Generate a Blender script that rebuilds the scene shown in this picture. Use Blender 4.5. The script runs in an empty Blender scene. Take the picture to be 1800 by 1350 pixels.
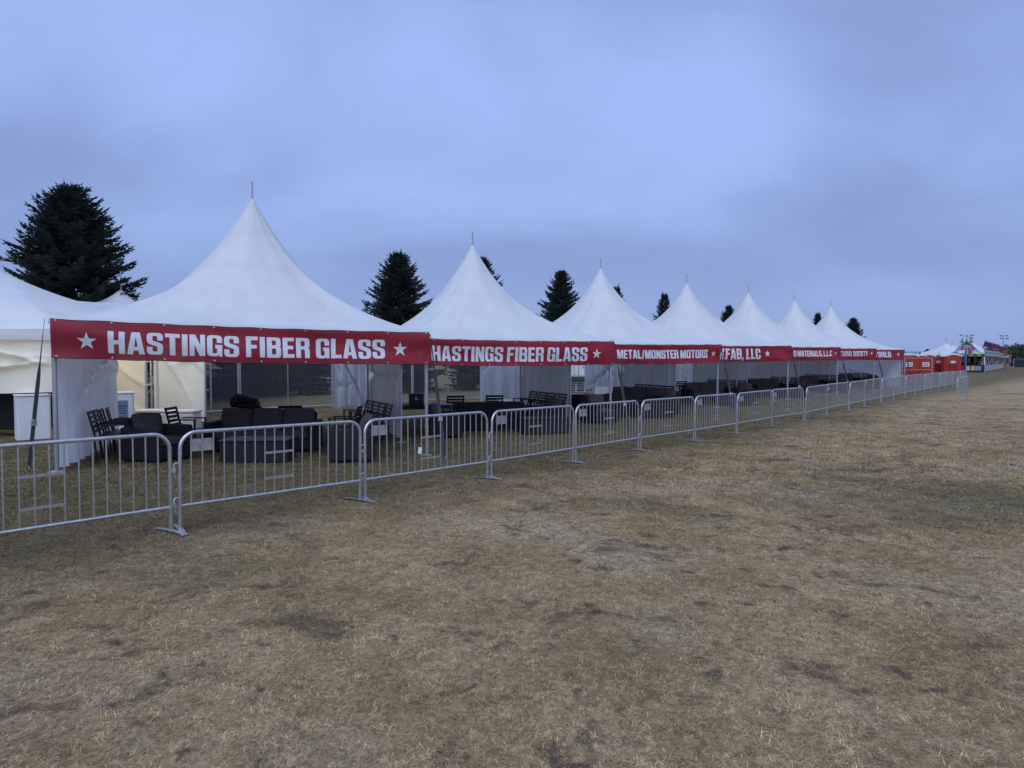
import bpy, bmesh, math, random
import numpy as np
from mathutils import Vector, Matrix, Euler
from mathutils.geometry import tessellate_polygon

random.seed(7); RNG = np.random.default_rng(11)
R = math.radians
scene = bpy.context.scene
COL = scene.collection

# ------------------------------------------------------------------ camera
CAM_H = 1.80
cam = bpy.data.cameras.new("camera"); cam.lens = 23.6; cam.sensor_width = 36.0
cam.clip_start = 0.05; cam.clip_end = 3000
cam_o = bpy.data.objects.new("camera", cam); COL.objects.link(cam_o)
cam_o.location = (0, 0, CAM_H); cam_o.rotation_euler = (R(90 - 2.087), 0, 0)
scene.camera = cam_o

# ------------------------------------------------------------------ world: bluish overcast sky before sunrise
SUN_EL, SUN_AZ = 52.0, 190.0          # azimuth clockwise from +Y
world = bpy.data.worlds.new("World"); scene.world = world; world.use_nodes = True
wn, wl = world.node_tree.nodes, world.node_tree.links
wn.clear()
def W(t, **kw):
    n = wn.new(t)
    for k, v in kw.items(): setattr(n, k, v)
    return n
sky = W('ShaderNodeTexSky', sky_type='NISHITA'); sky.sun_disc = False
sky.sun_elevation = R(SUN_EL); sky.sun_rotation = R(SUN_AZ)
tc = W('ShaderNodeTexCoord')
sep = W('ShaderNodeSeparateXYZ'); wl.new(tc.outputs['Generated'], sep.inputs[0])
zc = W('ShaderNodeMath', operation='ABSOLUTE'); wl.new(sep.outputs['Z'], zc.inputs[0])
za = W('ShaderNodeMath', operation='ADD'); wl.new(zc.outputs[0], za.inputs[0]); za.inputs[1].default_value = 0.42
dx = W('ShaderNodeMath', operation='DIVIDE'); wl.new(sep.outputs['X'], dx.inputs[0]); wl.new(za.outputs[0], dx.inputs[1])
dy = W('ShaderNodeMath', operation='DIVIDE'); wl.new(sep.outputs['Y'], dy.inputs[0]); wl.new(za.outputs[0], dy.inputs[1])
cmb = W('ShaderNodeCombineXYZ'); wl.new(dx.outputs[0], cmb.inputs[0]); wl.new(dy.outputs[0], cmb.inputs[1])
mp = W('ShaderNodeMapping'); wl.new(cmb.outputs[0], mp.inputs[0])
mp.inputs['Scale'].default_value = (1.0, 1.25, 1); mp.inputs['Rotation'].default_value = (0, 0, R(-14)); mp.inputs['Location'].default_value = (4.6, 0.35, 0)
n1 = W('ShaderNodeTexNoise'); wl.new(mp.outputs[0], n1.inputs['Vector'])
n1.inputs['Scale'].default_value = 1.35; n1.inputs['Detail'].default_value = 6; n1.inputs['Roughness'].default_value = 0.48; n1.inputs['Distortion'].default_value = 0.25
rp = W('ShaderNodeValToRGB'); wl.new(n1.outputs['Fac'], rp.inputs[0])
rp.color_ramp.interpolation = 'EASE'
rp.color_ramp.elements[0].position = 0.30; rp.color_ramp.elements[0].color = (0.195, 0.270, 0.525, 1)
rp.color_ramp.elements[1].position = 0.70; rp.color_ramp.elements[1].color = (0.302, 0.424, 0.782, 1)
# murkier air low down, the same all round the horizon
hz = W('ShaderNodeMapRange'); hz.interpolation_type = 'SMOOTHSTEP'
wl.new(zc.outputs[0], hz.inputs['Value'])
hz.inputs['From Min'].default_value = 0.0; hz.inputs['From Max'].default_value = 0.26; hz.inputs['To Min'].default_value = 0.85; hz.inputs['To Max'].default_value = 0.0
mxh = W('ShaderNodeMix', data_type='RGBA'); wl.new(hz.outputs[0], mxh.inputs['Factor']); wl.new(rp.outputs[0], mxh.inputs['A'])
mxh.inputs['B'].default_value = (0.202, 0.281, 0.530, 1)
gain = W('ShaderNodeVectorMath', operation='SCALE'); wl.new(mxh.outputs['Result'], gain.inputs[0]); gain.inputs['Scale'].default_value = 10.0
mxs = W('ShaderNodeMix', data_type='RGBA'); mxs.inputs['Factor'].default_value = 0.93
wl.new(sky.outputs[0], mxs.inputs['A']); wl.new(gain.outputs[0], mxs.inputs['B'])
bg = W('ShaderNodeBackground'); bg.inputs['Strength'].default_value = 0.1
wl.new(mxs.outputs['Result'], bg.inputs['Color'])
wo = W('ShaderNodeOutputWorld'); wl.new(bg.outputs[0], wo.inputs[0])

sun = bpy.data.lights.new("sun", 'SUN'); sun.energy = 1.5; sun.angle = R(75); sun.color = (0.80, 0.88, 1.0)
sun_o = bpy.data.objects.new("sun", sun); COL.objects.link(sun_o)
sd = Vector((math.sin(R(SUN_AZ)) * math.cos(R(SUN_EL)), math.cos(R(SUN_AZ)) * math.cos(R(SUN_EL)), math.sin(R(SUN_EL))))
sun_o.rotation_euler = sd.to_track_quat('Z', 'Y').to_euler(); sun_o.location = sd * 60

scene.view_settings.view_transform = 'Standard'; scene.view_settings.look = 'None'
scene.view_settings.exposure = 0.3; scene.view_settings.gamma = 1.0; scene.view_settings.use_curve_mapping = False

# ------------------------------------------------------------------ materials
MATS = {}
def nn(nt, t, **kw):
    n = nt.nodes.new(t)
    for k, v in kw.items(): setattr(n, k, v)
    return n
def mat(name, col, rough=0.7, metal=0.0, var=0.12, scale=6.0, bump=0.0, bscale=60.0, transl=0.0, transp=0.0, col2=None, spec=0.4, stretch=None):
    """procedural material: a base colour that drifts with object-space noise, optional fine relief"""
    if name in MATS: return MATS[name]
    m = bpy.data.materials.new(name); m.use_nodes = True; MATS[name] = m
    nt = m.node_tree; b = nt.nodes['Principled BSDF']; out = nt.nodes['Material Output']
    t = nn(nt, 'ShaderNodeTexCoord'); src = t.outputs['Object']
    if stretch:
        mpn = nn(nt, 'ShaderNodeMapping'); mpn.inputs['Scale'].default_value = stretch
        nt.links.new(src, mpn.inputs[0]); src = mpn.outputs[0]
    n = nn(nt, 'ShaderNodeTexNoise'); nt.links.new(src, n.inputs['Vector'])
    n.inputs['Scale'].default_value = scale; n.inputs['Detail'].default_value = 6; n.inputs['Roughness'].default_value = 0.6
    r = nn(nt, 'ShaderNodeValToRGB'); nt.links.new(n.outputs['Fac'], r.inputs[0])
    c = Vector(col); c2 = Vector(col2) if col2 else c * (1 - var)
    c1 = c if col2 else c * (1 + var)
    r.color_ramp.elements[0].position = 0.32; r.color_ramp.elements[0].color = (*[min(1, x) for x in c2], 1)
    r.color_ramp.elements[1].position = 0.68; r.color_ramp.elements[1].color = (*[min(1, x) for x in c1], 1)
    nt.links.new(r.outputs[0], b.inputs['Base Color'])
    b.inputs['Roughness'].default_value = rough; b.inputs['Metallic'].default_value = metal
    b.inputs['Specular IOR Level'].default_value = spec
    if bump:
        n2 = nn(nt, 'ShaderNodeTexNoise'); nt.links.new(src, n2.inputs['Vector']); n2.inputs['Scale'].default_value = bscale; n2.inputs['Detail'].default_value = 3
        bp = nn(nt, 'ShaderNodeBump'); bp.inputs['Strength'].default_value = bump; bp.inputs['Distance'].default_value = 0.01
        nt.links.new(n2.outputs['Fac'], bp.inputs['Height']); nt.links.new(bp.outputs[0], b.inputs['Normal'])
    last = b.outputs[0]
    if transl:
        tr = nn(nt, 'ShaderNodeBsdfTranslucent'); nt.links.new(r.outputs[0], tr.inputs['Color'])
        mx = nn(nt, 'ShaderNodeMixShader'); mx.inputs[0].default_value = transl
        nt.links.new(last, mx.inputs[1]); nt.links.new(tr.outputs[0], mx.inputs[2]); last = mx.outputs[0]
    if transp:
        tp = nn(nt, 'ShaderNodeBsdfTransparent')
        mx = nn(nt, 'ShaderNodeMixShader'); mx.inputs[0].default_value = transp
        nt.links.new(last, mx.inputs[1]); nt.links.new(tp.outputs[0], mx.inputs[2]); last = mx.outputs[0]
    nt.links.new(last, out.inputs['Surface'])
    return m

def canopy_material():
    m = mat('white_canopy_vinyl', (0.69, 0.695, 0.705), rough=0.6, var=0.05, scale=1.3, bump=0.45, bscale=3.0, transl=0.14)
    nt = m.node_tree; b = nt.nodes['Principled BSDF']
    src = b.inputs['Base Color'].links[0].from_socket
    uv = nn(nt, 'ShaderNodeUVMap'); sp = nn(nt, 'ShaderNodeSeparateXYZ'); nt.links.new(uv.outputs[0], sp.inputs[0])
    acc = None
    for r0 in (0.17, 0.36, 0.56, 0.82):       # welded seams running round the cone
        s = nn(nt, 'ShaderNodeMath', operation='SUBTRACT'); nt.links.new(sp.outputs['Y'], s.inputs[0]); s.inputs[1].default_value = r0
        a = nn(nt, 'ShaderNodeMath', operation='ABSOLUTE'); nt.links.new(s.outputs[0], a.inputs[0])
        l = nn(nt, 'ShaderNodeMath', operation='LESS_THAN'); nt.links.new(a.outputs[0], l.inputs[0]); l.inputs[1].default_value = 0.0026
        if acc is None: acc = l.outputs[0]
        else:
            ad = nn(nt, 'ShaderNodeMath', operation='MAXIMUM'); nt.links.new(acc, ad.inputs[0]); nt.links.new(l.outputs[0], ad.inputs[1]); acc = ad.outputs[0]
    # smudges and old dirt
    t = nn(nt, 'ShaderNodeTexCoord'); n = nn(nt, 'ShaderNodeTexNoise'); nt.links.new(t.outputs['Object'], n.inputs['Vector'])
    n.inputs['Scale'].default_value = 3.4; n.inputs['Detail'].default_value = 8; n.inputs['Roughness'].default_value = 0.7
    mr = nn(nt, 'ShaderNodeMapRange'); nt.links.new(n.outputs['Fac'], mr.inputs[0]); mr.inputs[1].default_value = 0.60; mr.inputs[2].default_value = 0.80; mr.inputs[4].default_value = 0.38
    sc = nn(nt, 'ShaderNodeMath', operation='MULTIPLY'); nt.links.new(acc, sc.inputs[0]); sc.inputs[1].default_value = 0.17
    mxx = nn(nt, 'ShaderNodeMath', operation='MAXIMUM'); nt.links.new(sc.outputs[0], mxx.inputs[0]); nt.links.new(mr.outputs[0], mxx.inputs[1])
    mc = nn(nt, 'ShaderNodeMix', data_type='RGBA'); nt.links.new(mxx.outputs[0], mc.inputs['Factor']); nt.links.new(src, mc.inputs['A']); mc.inputs['B'].default_value = (0.36, 0.36, 0.37, 1)
    um = nn(nt, 'ShaderNodeMapping'); nt.links.new(uv.outputs[0], um.inputs[0]); um.inputs['Scale'].default_value = (34, 1.6, 1)
    oi = nn(nt, 'ShaderNodeObjectInfo'); ofs = nn(nt, 'ShaderNodeCombineXYZ'); mm = nn(nt, 'ShaderNodeMath', operation='MULTIPLY'); nt.links.new(oi.outputs['Random'], mm.inputs[0]); mm.inputs[1].default_value = 50
    nt.links.new(mm.outputs[0], ofs.inputs['Z']); nt.links.new(ofs.outputs[0], um.inputs['Location'])
    nr = nn(nt, 'ShaderNodeTexNoise'); nt.links.new(um.outputs[0], nr.inputs['Vector']); nr.inputs['Scale'].default_value = 1.0; nr.inputs['Detail'].default_value = 4; nr.inputs['Distortion'].default_value = 0.4
    old = b.inputs['Normal'].links[0].from_node
    b2 = nn(nt, 'ShaderNodeBump'); b2.inputs['Strength'].default_value = 0.22; b2.inputs['Distance'].default_value = 0.05; nt.links.new(nr.outputs['Fac'], b2.inputs['Height']); nt.links.new(old.outputs[0], b2.inputs['Normal']); nt.links.new(b2.outputs[0], b.inputs['Normal'])
    sr = nn(nt, 'ShaderNodeMapRange'); nt.links.new(nr.outputs['Fac'], sr.inputs[0]); sr.inputs[1].default_value = .30; sr.inputs[2].default_value = .48; sr.inputs[3].default_value = .94; sr.inputs[4].default_value = 1.0
    mk = nn(nt, 'ShaderNodeMix', data_type='RGBA', blend_type='MULTIPLY'); mk.inputs['Factor'].default_value = 1; nt.links.new(mc.outputs['Result'], mk.inputs['A']); nt.links.new(sr.outputs[0], mk.inputs['B'])
    nt.links.new(mk.outputs['Result'], b.inputs['Base Color'])
    return m

M_CANOPY = canopy_material()
M_WALL = mat('white_sidewall_vinyl', (0.84, 0.84, 0.85), rough=0.5, var=0.05, scale=2.5, bump=0.5, bscale=5, transl=0.32)
M_REAR = mat('white_rear_vinyl', (0.90, 0.90, 0.91), rough=0.5, var=0.03, scale=2.5, bump=0.3, bscale=4, transl=0.72)  # light put into the vinyl: paler and more translucent than the side walls
M_CREAM = mat('cream_sidewall_vinyl', (0.82, 0.79, 0.68), rough=0.55, var=0.04, scale=2.5, bump=0.3, bscale=4, transl=0.22)
M_GALV = mat('galvanised_steel', (0.55, 0.56, 0.57), rough=0.34, metal=0.85, var=0.18, scale=18, bump=0.05, bscale=90)
M_GALVD = mat('dull_galvanised_steel', (0.40, 0.42, 0.45), rough=0.5, metal=0.5, var=0.2, scale=14)
M_ALU = mat('brushed_aluminium_pole', (0.52, 0.54, 0.57), rough=0.35, metal=0.8, var=0.1, scale=9)
M_BANNER = mat('red_banner_mesh', (0.33, 0.017, 0.034), rough=0.5, var=0.14, scale=1.3, transl=0.20, transp=0.03, bump=0.12, bscale=5)
M_PRINT = mat('white_print', (0.78, 0.80, 0.84), rough=0.5, var=0.03, scale=2, transl=0.10)
M_STRAP = mat('grey_polyester_strap', (0.040, 0.043, 0.050), rough=0.9, var=0.2, scale=30)
M_BLACKM = mat('black_powder_coat', (0.010, 0.011, 0.014), rough=0.45, var=0.3, scale=12)
M_WICKER = None
M_CUSH = mat('charcoal_cushion_fabric', (0.055, 0.048, 0.050), rough=0.95, var=0.18, scale=9, bump=0.3, bscale=220)
M_CUSHB = mat('taupe_cushion_fabric', (0.085, 0.072, 0.064), rough=0.95, var=0.18, scale=9, bump=0.3, bscale=220)
M_BLACKT = mat('black_tablecloth', (0.008, 0.008, 0.011), rough=0.9, var=0.3, scale=5)
M_TTOP = mat('dark_slate_tabletop', (0.018, 0.020, 0.025), rough=0.35, var=0.2, scale=8)
M_ORANGE = mat('red_orange_plastic', (0.37, 0.030, 0.017), rough=0.5, var=0.12, scale=4)
M_ORANGED = mat('dark_red_plastic', (0.20, 0.016, 0.010), rough=0.5, var=0.12, scale=4)
M_WPLAS = mat('white_plastic', (0.74, 0.75, 0.76), rough=0.4, var=0.05, scale=5)
M_COOLER = mat('ivory_plastic', (0.76, 0.72, 0.62), rough=0.4, var=0.05, scale=5)
M_WPAINT = mat('white_paint', (0.76, 0.77, 0.79), rough=0.4, var=0.06, scale=3)
M_NAVY = mat('navy_paint', (0.014, 0.018, 0.045), rough=0.5, var=0.25, scale=3)
M_RUBBER = mat('tyre_rubber', (0.018, 0.018, 0.02), rough=0.85, var=0.2, scale=20)
M_NEEDLE = mat('spruce_needles', (0.052, 0.076, 0.060), rough=0.7, col2=(0.024, 0.037, 0.032), scale=1.6, transl=0.05)
M_BARK = mat('spruce_bark', (0.07, 0.055, 0.045), rough=0.95, var=0.3, scale=8, bump=0.5, bscale=30)
M_LEAFFAR = mat('broadleaf_foliage', (0.055, 0.075, 0.045), rough=0.8, col2=(0.03, 0.042, 0.03), scale=0.4)
M_GREYROOF = mat('grey_metal_sheet', (0.20, 0.22, 0.26), rough=0.5, var=0.12, scale=2)
M_PAPER = mat('white_paper', (0.80, 0.80, 0.80), rough=0.8, var=0.03)
M_INK = mat('dark_ink', (0.03, 0.03, 0.05), rough=0.7)
M_REDINK = mat('red_print', (0.34, 0.03, 0.03), rough=0.7)
M_GREEN = mat('green_print', (0.06, 0.20, 0.055), rough=0.6, var=0.25, scale=1)
M_BLUE = mat('blue_print', (0.03, 0.10, 0.38), rough=0.6, var=0.2, scale=2)
M_SKYB = mat('pale_blue_print', (0.22, 0.28, 0.42), rough=0.6, var=0.15, scale=2)
M_YEL = mat('yellow_print', (0.60, 0.46, 0.10), rough=0.6, var=0.15, scale=3)
M_WOODP = mat('pale_orange_panel', (0.30, 0.19, 0.12), rough=0.7, var=0.2, scale=3)
M_GREYW = mat('weathered_white_paint', (0.40, 0.41, 0.43), rough=0.6, var=0.3, scale=1.5)
M_REDD = mat('dull_red_cloth', (0.22, 0.02, 0.03), rough=0.8, var=0.2, scale=3)
M_GREEND = mat('green_plush', (0.10, 0.16, 0.05), rough=0.9, var=0.4, scale=1.5)
M_YELD = mat('dull_amber_plastic', (0.34, 0.24, 0.07), rough=0.5, var=0.25, scale=3)
M_FENCED = mat('black_windscreen', (0.020, 0.024, 0.034), rough=0.9, var=0.2, scale=1)
M_GLASSD = mat('dark_window_glass', (0.02, 0.025, 0.03), rough=0.1, var=0.1)

def wicker():
    m = mat('woven_resin_wicker', (0.014, 0.013, 0.016), rough=0.7, var=0.25, scale=5)
    nt = m.node_tree; b = nt.nodes['Principled BSDF']
    t = nn(nt, 'ShaderNodeTexCoord')
    w1 = nn(nt, 'ShaderNodeTexWave', wave_type='BANDS', bands_direction='DIAGONAL'); w1.inputs['Scale'].default_value = 22
    w2 = nn(nt, 'ShaderNodeTexWave', wave_type='BANDS', bands_direction='Z'); w2.inputs['Scale'].default_value = 30
    nt.links.new(t.outputs['Object'], w1.inputs[0]); nt.links.new(t.outputs['Object'], w2.inputs[0])
    mu = nn(nt, 'ShaderNodeMath', operation='MULTIPLY'); nt.links.new(w1.outputs['Fac'], mu.inputs[0]); nt.links.new(w2.outputs['Fac'], mu.inputs[1])
    bp = nn(nt, 'ShaderNodeBump'); bp.inputs['Strength'].default_value = 0.8; bp.inputs['Distance'].default_value = 0.01
    nt.links.new(mu.outputs[0], bp.inputs['Height']); nt.links.new(bp.outputs[0], b.inputs['Normal'])
    return m
M_WICKER = wicker()

# turf colour, shared by the soil sheet and by the blades so that patches agree
def turf_group():
    g = bpy.data.node_groups.new('turf_colour', 'ShaderNodeTree')
    g.interface.new_socket('Color', in_out='OUTPUT', socket_type='NodeSocketColor')
    g.interface.new_socket('Height', in_out='OUTPUT', socket_type='NodeSocketFloat')
    o = g.nodes.new('NodeGroupOutput'); L = g.links.new
    pos = nn(g, 'ShaderNodeNewGeometry').outputs['Position']
    def noise(scale, detail, rough=0.55, dist=0.0, off=(0, 0, 0)):
        mpn = nn(g, 'ShaderNodeMapping'); mpn.inputs['Location'].default_value = off; L(pos, mpn.inputs[0])
        n = nn(g, 'ShaderNodeTexNoise'); L(mpn.outputs[0], n.inputs['Vector'])
        n.inputs['Scale'].default_value = scale; n.inputs['Detail'].default_value = detail; n.inputs['Roughness'].default_value = rough; n.inputs['Distortion'].default_value = dist
        return n.outputs['Fac']
    def rng(x, a, b, lo=0.0, hi=1.0):
        m = nn(g, 'ShaderNodeMapRange'); m.interpolation_type = 'SMOOTHSTEP'; L(x, m.inputs[0])
        m.inputs[1].default_value = a; m.inputs[2].default_value = b; m.inputs[3].default_value = lo; m.inputs[4].default_value = hi
        return m.outputs[0]
    def mix(f, a, b):
        m = nn(g, 'ShaderNodeMix', data_type='RGBA')
        if isinstance(f, float): m.inputs['Factor'].default_value = f
        else: L(f, m.inputs['Factor'])
        for k, v in (('A', a), ('B', b)):
            if isinstance(v, tuple): m.inputs[k].default_value = (*v, 1)
            else: L(v, m.inputs[k])
        return m.outputs['Result']
    def math_(op, a, b):
        m = nn(g, 'ShaderNodeMath', operation=op)
        for i, v in enumerate((a, b)):
            if isinstance(v, (int, float)): m.inputs[i].default_value = v
            else: L(v, m.inputs[i])
        return m.outputs[0]
    c = mix(rng(noise(0.9, 6, 0.6), 0.35, 0.65), (0.430, 0.294, 0.146), (0.545, 0.404, 0.222))
    c = mix(rng(noise(0.45, 5, 0.6, 0.6, (7, 3, 0)), 0.50, 0.72, 0, .75), c, (0.535, 0.430, 0.290))        # bleached straw
    c = mix(rng(noise(1.3, 5, 0.65, 0.8, (-4, 9, 0)), 0.56, 0.68, 0, 0.72), c, (0.140, 0.092, 0.068))   # worn to the soil
    c = mix(rng(noise(3.5, 4, 0.6, 0.3, (1, -6, 0)), 0.58, 0.70, 0, 0.75), c, (0.095, 0.066, 0.055))
    c = mix(rng(noise(0.28, 5, 0.6, 0.4, (15, 2, 0)), 0.52, 0.68, 0, 0.55), c, (0.215, 0.185, 0.085))   # greener swards
    # untrodden, greener turf behind the barrier line, colour also darkened for shade under tents
    sx = nn(g, 'ShaderNodeSeparateXYZ'); L(pos, sx.inputs[0])
    d = math_('ADD', math_('MULTIPLY', math_('ADD', sx.outputs[0], 3.54), -0.741), math_('MULTIPLY', math_('SUBTRACT', sx.outputs[1], 7.08), 0.672))
    d = math_('ADD', d, math_('MULTIPLY', math_('SUBTRACT', noise(0.7, 4, 0.6, 0, (3, 3, 3)), 0.5), 3.0))
    c = mix(rng(d, -2.4, 1.0, 0, 0.80), c, (0.135, 0.112, 0.055))
    # greener patch on the right of the path
    e = nn(g, 'ShaderNodeVectorMath', operation='DISTANCE'); L(pos, e.inputs[0]); e.inputs[1].default_value = (6.4, 8.9, 0)
    ee = math_('ADD', e.outputs['Value'], math_('MULTIPLY', math_('SUBTRACT', noise(0.5, 5, 0.6, 0, (9, 3, 3)), 0.5), 6.0))
    c = mix(rng(ee, 0.2, 3.4, 0.7, 0), c, (0.150, 0.140, 0.066))
    fine = noise(22, 6, 0.75)
    c2 = mix(rng(fine, 0.36, 0.66), mix(0.46, c, (0.040, 0.029, 0.020)), c)
    L(c2, o.inputs['Color']); L(fine, o.inputs['Height'])
    return g
TURF = turf_group()
def turf_soil():
    m = bpy.data.materials.new('dry_turf'); m.use_nodes = True; nt = m.node_tree; b = nt.nodes['Principled BSDF']
    g = nn(nt, 'ShaderNodeGroup'); g.node_tree = TURF
    nt.links.new(g.outputs['Color'], b.inputs['Base Color']); b.inputs['Roughness'].default_value = 1.0; b.inputs['Specular IOR Level'].default_value = 0.1
    bp = nn(nt, 'ShaderNodeBump'); bp.inputs['Strength'].default_value = 0.9; bp.inputs['Distance'].default_value = 0.03
    nt.links.new(g.outputs['Height'], bp.inputs['Height']); nt.links.new(bp.outputs[0], b.inputs['Normal'])
    return m
def turf_blade():
    m = bpy.data.materials.new('straw_blade'); m.use_nodes = True; nt = m.node_tree; b = nt.nodes['Principled BSDF']
    g = nn(nt, 'ShaderNodeGroup'); g.node_tree = TURF
    oi = nn(nt, 'ShaderNodeObjectInfo')
    r = nn(nt, 'ShaderNodeValToRGB'); nt.links.new(oi.outputs['Random'], r.inputs[0])
    cr = r.color_ramp; cr.elements[0].position = 0.0; cr.elements[0].color = (0.60, 0.56, 0.52, 1); cr.elements[1].position = 1.0; cr.elements[1].color = (2.0, 1.95, 1.85, 1)
    e = cr.elements.new(0.6); e.color = (1.0, 0.98, 0.96, 1)
    mx = nn(nt, 'ShaderNodeMix', data_type='RGBA', blend_type='MULTIPLY'); mx.inputs['Factor'].default_value = 1.0
    nt.links.new(g.outputs['Color'], mx.inputs['A']); nt.links.new(r.outputs[0], mx.inputs['B'])
    nt.links.new(mx.outputs['Result'], b.inputs['Base Color']); b.inputs['Roughness'].default_value = 0.85; b.inputs['Specular IOR Level'].default_value = 0.25
    return m
M_SOIL, M_BLADE = turf_soil(), turf_blade()

# ------------------------------------------------------------------ mesh helpers
class MB:
    """collects boxes, tubes, sheets ... and links them as ONE mesh object"""
    def __init__(s): s.v = []; s.f = []; s.sm = []; s.uv = None
    def add(s, v, f, smooth=False):
        o = len(s.v); s.v += [tuple(p) for p in v]; s.f += [tuple(i + o for i in q) for q in f]; s.sm += [smooth] * len(f); return s
    def box(s, c, d, M=None, taper=1.0):
        x, y, z = d[0] / 2, d[1] / 2, d[2] / 2
        P = [(-x, -y, -z), (x, -y, -z), (x, y, -z), (-x, y, -z), (-x * taper, -y * taper, z), (x * taper, -y * taper, z), (x * taper, y * taper, z), (-x * taper, y * taper, z)]
        P = [Vector(p) for p in P]
        if M is not None: P = [M @ p for p in P]
        P = [p + Vector(c) for p in P]
        return s.add(P, [(0, 3, 2, 1), (4, 5, 6, 7), (0, 1, 5, 4), (1, 2, 6, 5), (2, 3, 7, 6), (3, 0, 4, 7)])
    def rbox(s, c, d, r=0.03, M=None, puff=0.0):
        """box with rounded edges (and optionally pillowed faces)"""
        bm = bmesh.new(); bmesh.ops.create_cube(bm, size=1.0)
        bmesh.ops.scale(bm, vec=d, verts=bm.verts)
        if puff:
            bmesh.ops.subdivide_edges(bm, edges=bm.edges[:], cuts=5, use_grid_fill=True)
            for v in bm.verts:
                q = [2 * v.co[i] / d[i] for i in range(3)]
                for i in range(3):
                    j, k = (i + 1) % 3, (i + 2) % 3
                    v.co[i] += (1 if q[i] > 0 else -1) * (abs(q[i]) > 0.99) * (puff if d[i] == min(d) else puff * .12) * (1 - q[j] ** 2) * (1 - q[k] ** 2)
                n = sum(abs(a) ** 8 for a in q) ** 0.125
                if n > 1: v.co = Vector([v.co[i] * (1 - r / max(d[i], 0.01) * (n - 1) * 1.5) for i in range(3)])
        else:
            bmesh.ops.bevel(bm, geom=bm.edges[:], offset=r, segments=2, profile=0.5, affect='EDGES')
        vs = [v.co.copy() for v in bm.verts]; bm.verts.index_update()
        fs = [tuple(v.index for v in f.verts) for f in bm.faces]; bm.free()
        if M is not None: vs = [M @ p for p in vs]
        return s.add([p + Vector(c) for p in vs], fs, smooth=bool(puff))
    def tube(s, pts, r, n=8, cap=True, r2=None):
        pts = [Vector(p) for p in pts]; N = len(pts); V = []; F = []
        up = None
        for i, p in enumerate(pts):
            d = (pts[min(i + 1, N - 1)] - pts[max(i - 1, 0)]).normalized()
            if up is None:
                up = Vector((0, 0, 1)) if abs(d.z) < 0.9 else Vector((1, 0, 0))
            a = d.cross(up).normalized(); b = a.cross(d).normalized(); up = b
            rr = r if r2 is None else r + (r2 - r) * i / max(1, N - 1)
            for k in range(n):
                t = 2 * math.pi * k / n
                V.append(p + a * math.cos(t) * rr + b * math.sin(t) * rr)
        for i in range(N - 1):
            for k in range(n):
                F.append((i * n + k, i * n + (k + 1) % n, (i + 1) * n + (k + 1) % n, (i + 1) * n + k))
        s.add(V, F, smooth=True)
        if cap:
            s.add(V[:n], [tuple(range(n))[::-1]]); s.add(V[(N - 1) * n:], [tuple(range(n))])
        return s
    def sheet(s, fn, nu, nv, smooth=True):
        V = [fn(i / nu, j / nv) for j in range(nv + 1) for i in range(nu + 1)]
        F = [(j * (nu + 1) + i, j * (nu + 1) + i + 1, (j + 1) * (nu + 1) + i + 1, (j + 1) * (nu + 1) + i) for j in range(nv) for i in range(nu)]
        return s.add(V, F, smooth)
    def lathe(s, prof, n=16, c=(0, 0, 0)):
        V = []; F = []
        for r, z in prof:
            for k in range(n):
                t = 2 * math.pi * k / n; V.append((c[0] + r * math.cos(t), c[1] + r * math.sin(t), c[2] + z))
        for i in range(len(prof) - 1):
            for k in range(n): F.append((i * n + k, i * n + (k + 1) % n, (i + 1) * n + (k + 1) % n, (i + 1) * n + k))
        return s.add(V, F, True)
    def mesh(s, name):
        me = bpy.data.meshes.new(name); me.from_pydata(s.v, [], s.f)
        me.polygons.foreach_set('use_smooth', s.sm); me.update(); return me
    def build(s, name, m, parent=None, loc=None):
        me = s.mesh(name)
        if m is not None: me.materials.append(m)
        o = bpy.data.objects.new(name, me); COL.objects.link(o)
        if parent is not None: o.parent = parent
        if loc is not None: o.location = loc
        return o

def tag(o, label=None, cat=None, group=None, kind=None):
    for k, v in (('label', label), ('category', cat), ('group', group), ('kind', kind)):
        if v: o[k] = v
    return o
def empty(name, loc, rz=0.0, label=None, cat=None, group=None):
    o = bpy.data.objects.new(name, None); o.empty_display_size = 0.2; COL.objects.link(o)
    o.location = loc; o.rotation_euler = (0, 0, rz)
    return tag(o, label, cat, group)
def part(me, name, m, parent, loc=(0, 0, 0), rot=(0, 0, 0), sc=None):
    """an object on shared mesh data"""
    if m is not None and not me.materials: me.materials.append(m)
    o = bpy.data.objects.new(name, me); COL.objects.link(o); o.parent = parent; o.location = loc; o.rotation_euler = rot
    if sc: o.scale = sc
    return o
def copy_tree(o, parent=None):
    c = o.copy(); COL.objects.link(c); c.parent = parent
    for ch in [x for x in bpy.data.objects if x.parent == o]: copy_tree(ch, c)
    return c
KIDS = {}
def copy_thing(root, loc, rz, label, group=None, ry=0.0):
    if root.name not in KIDS:
        KIDS[root.name] = [(ch, list(ch.children)) for ch in root.children]
    r = root.copy(); COL.objects.link(r); r.location = loc; r.rotation_euler = (0, ry, rz); r['label'] = label
    if group: r['group'] = group
    for ch, subs in KIDS[root.name]:
        c = ch.copy(); COL.objects.link(c); c.parent = r
        for g in subs:
            d = g.copy(); COL.objects.link(d); d.parent = c
    return r
ORD = ['first', 'second', 'third', 'fourth', 'fifth', 'sixth', 'seventh', 'eighth', 'ninth', 'tenth', 'eleventh', 'twelfth', 'thirteenth',
       'fourteenth', 'fifteenth', 'sixteenth', 'seventeenth', 'eighteenth', 'nineteenth', 'twentieth', 'twenty-first', 'twenty-second', 'twenty-third', 'twenty-fourth']

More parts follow.
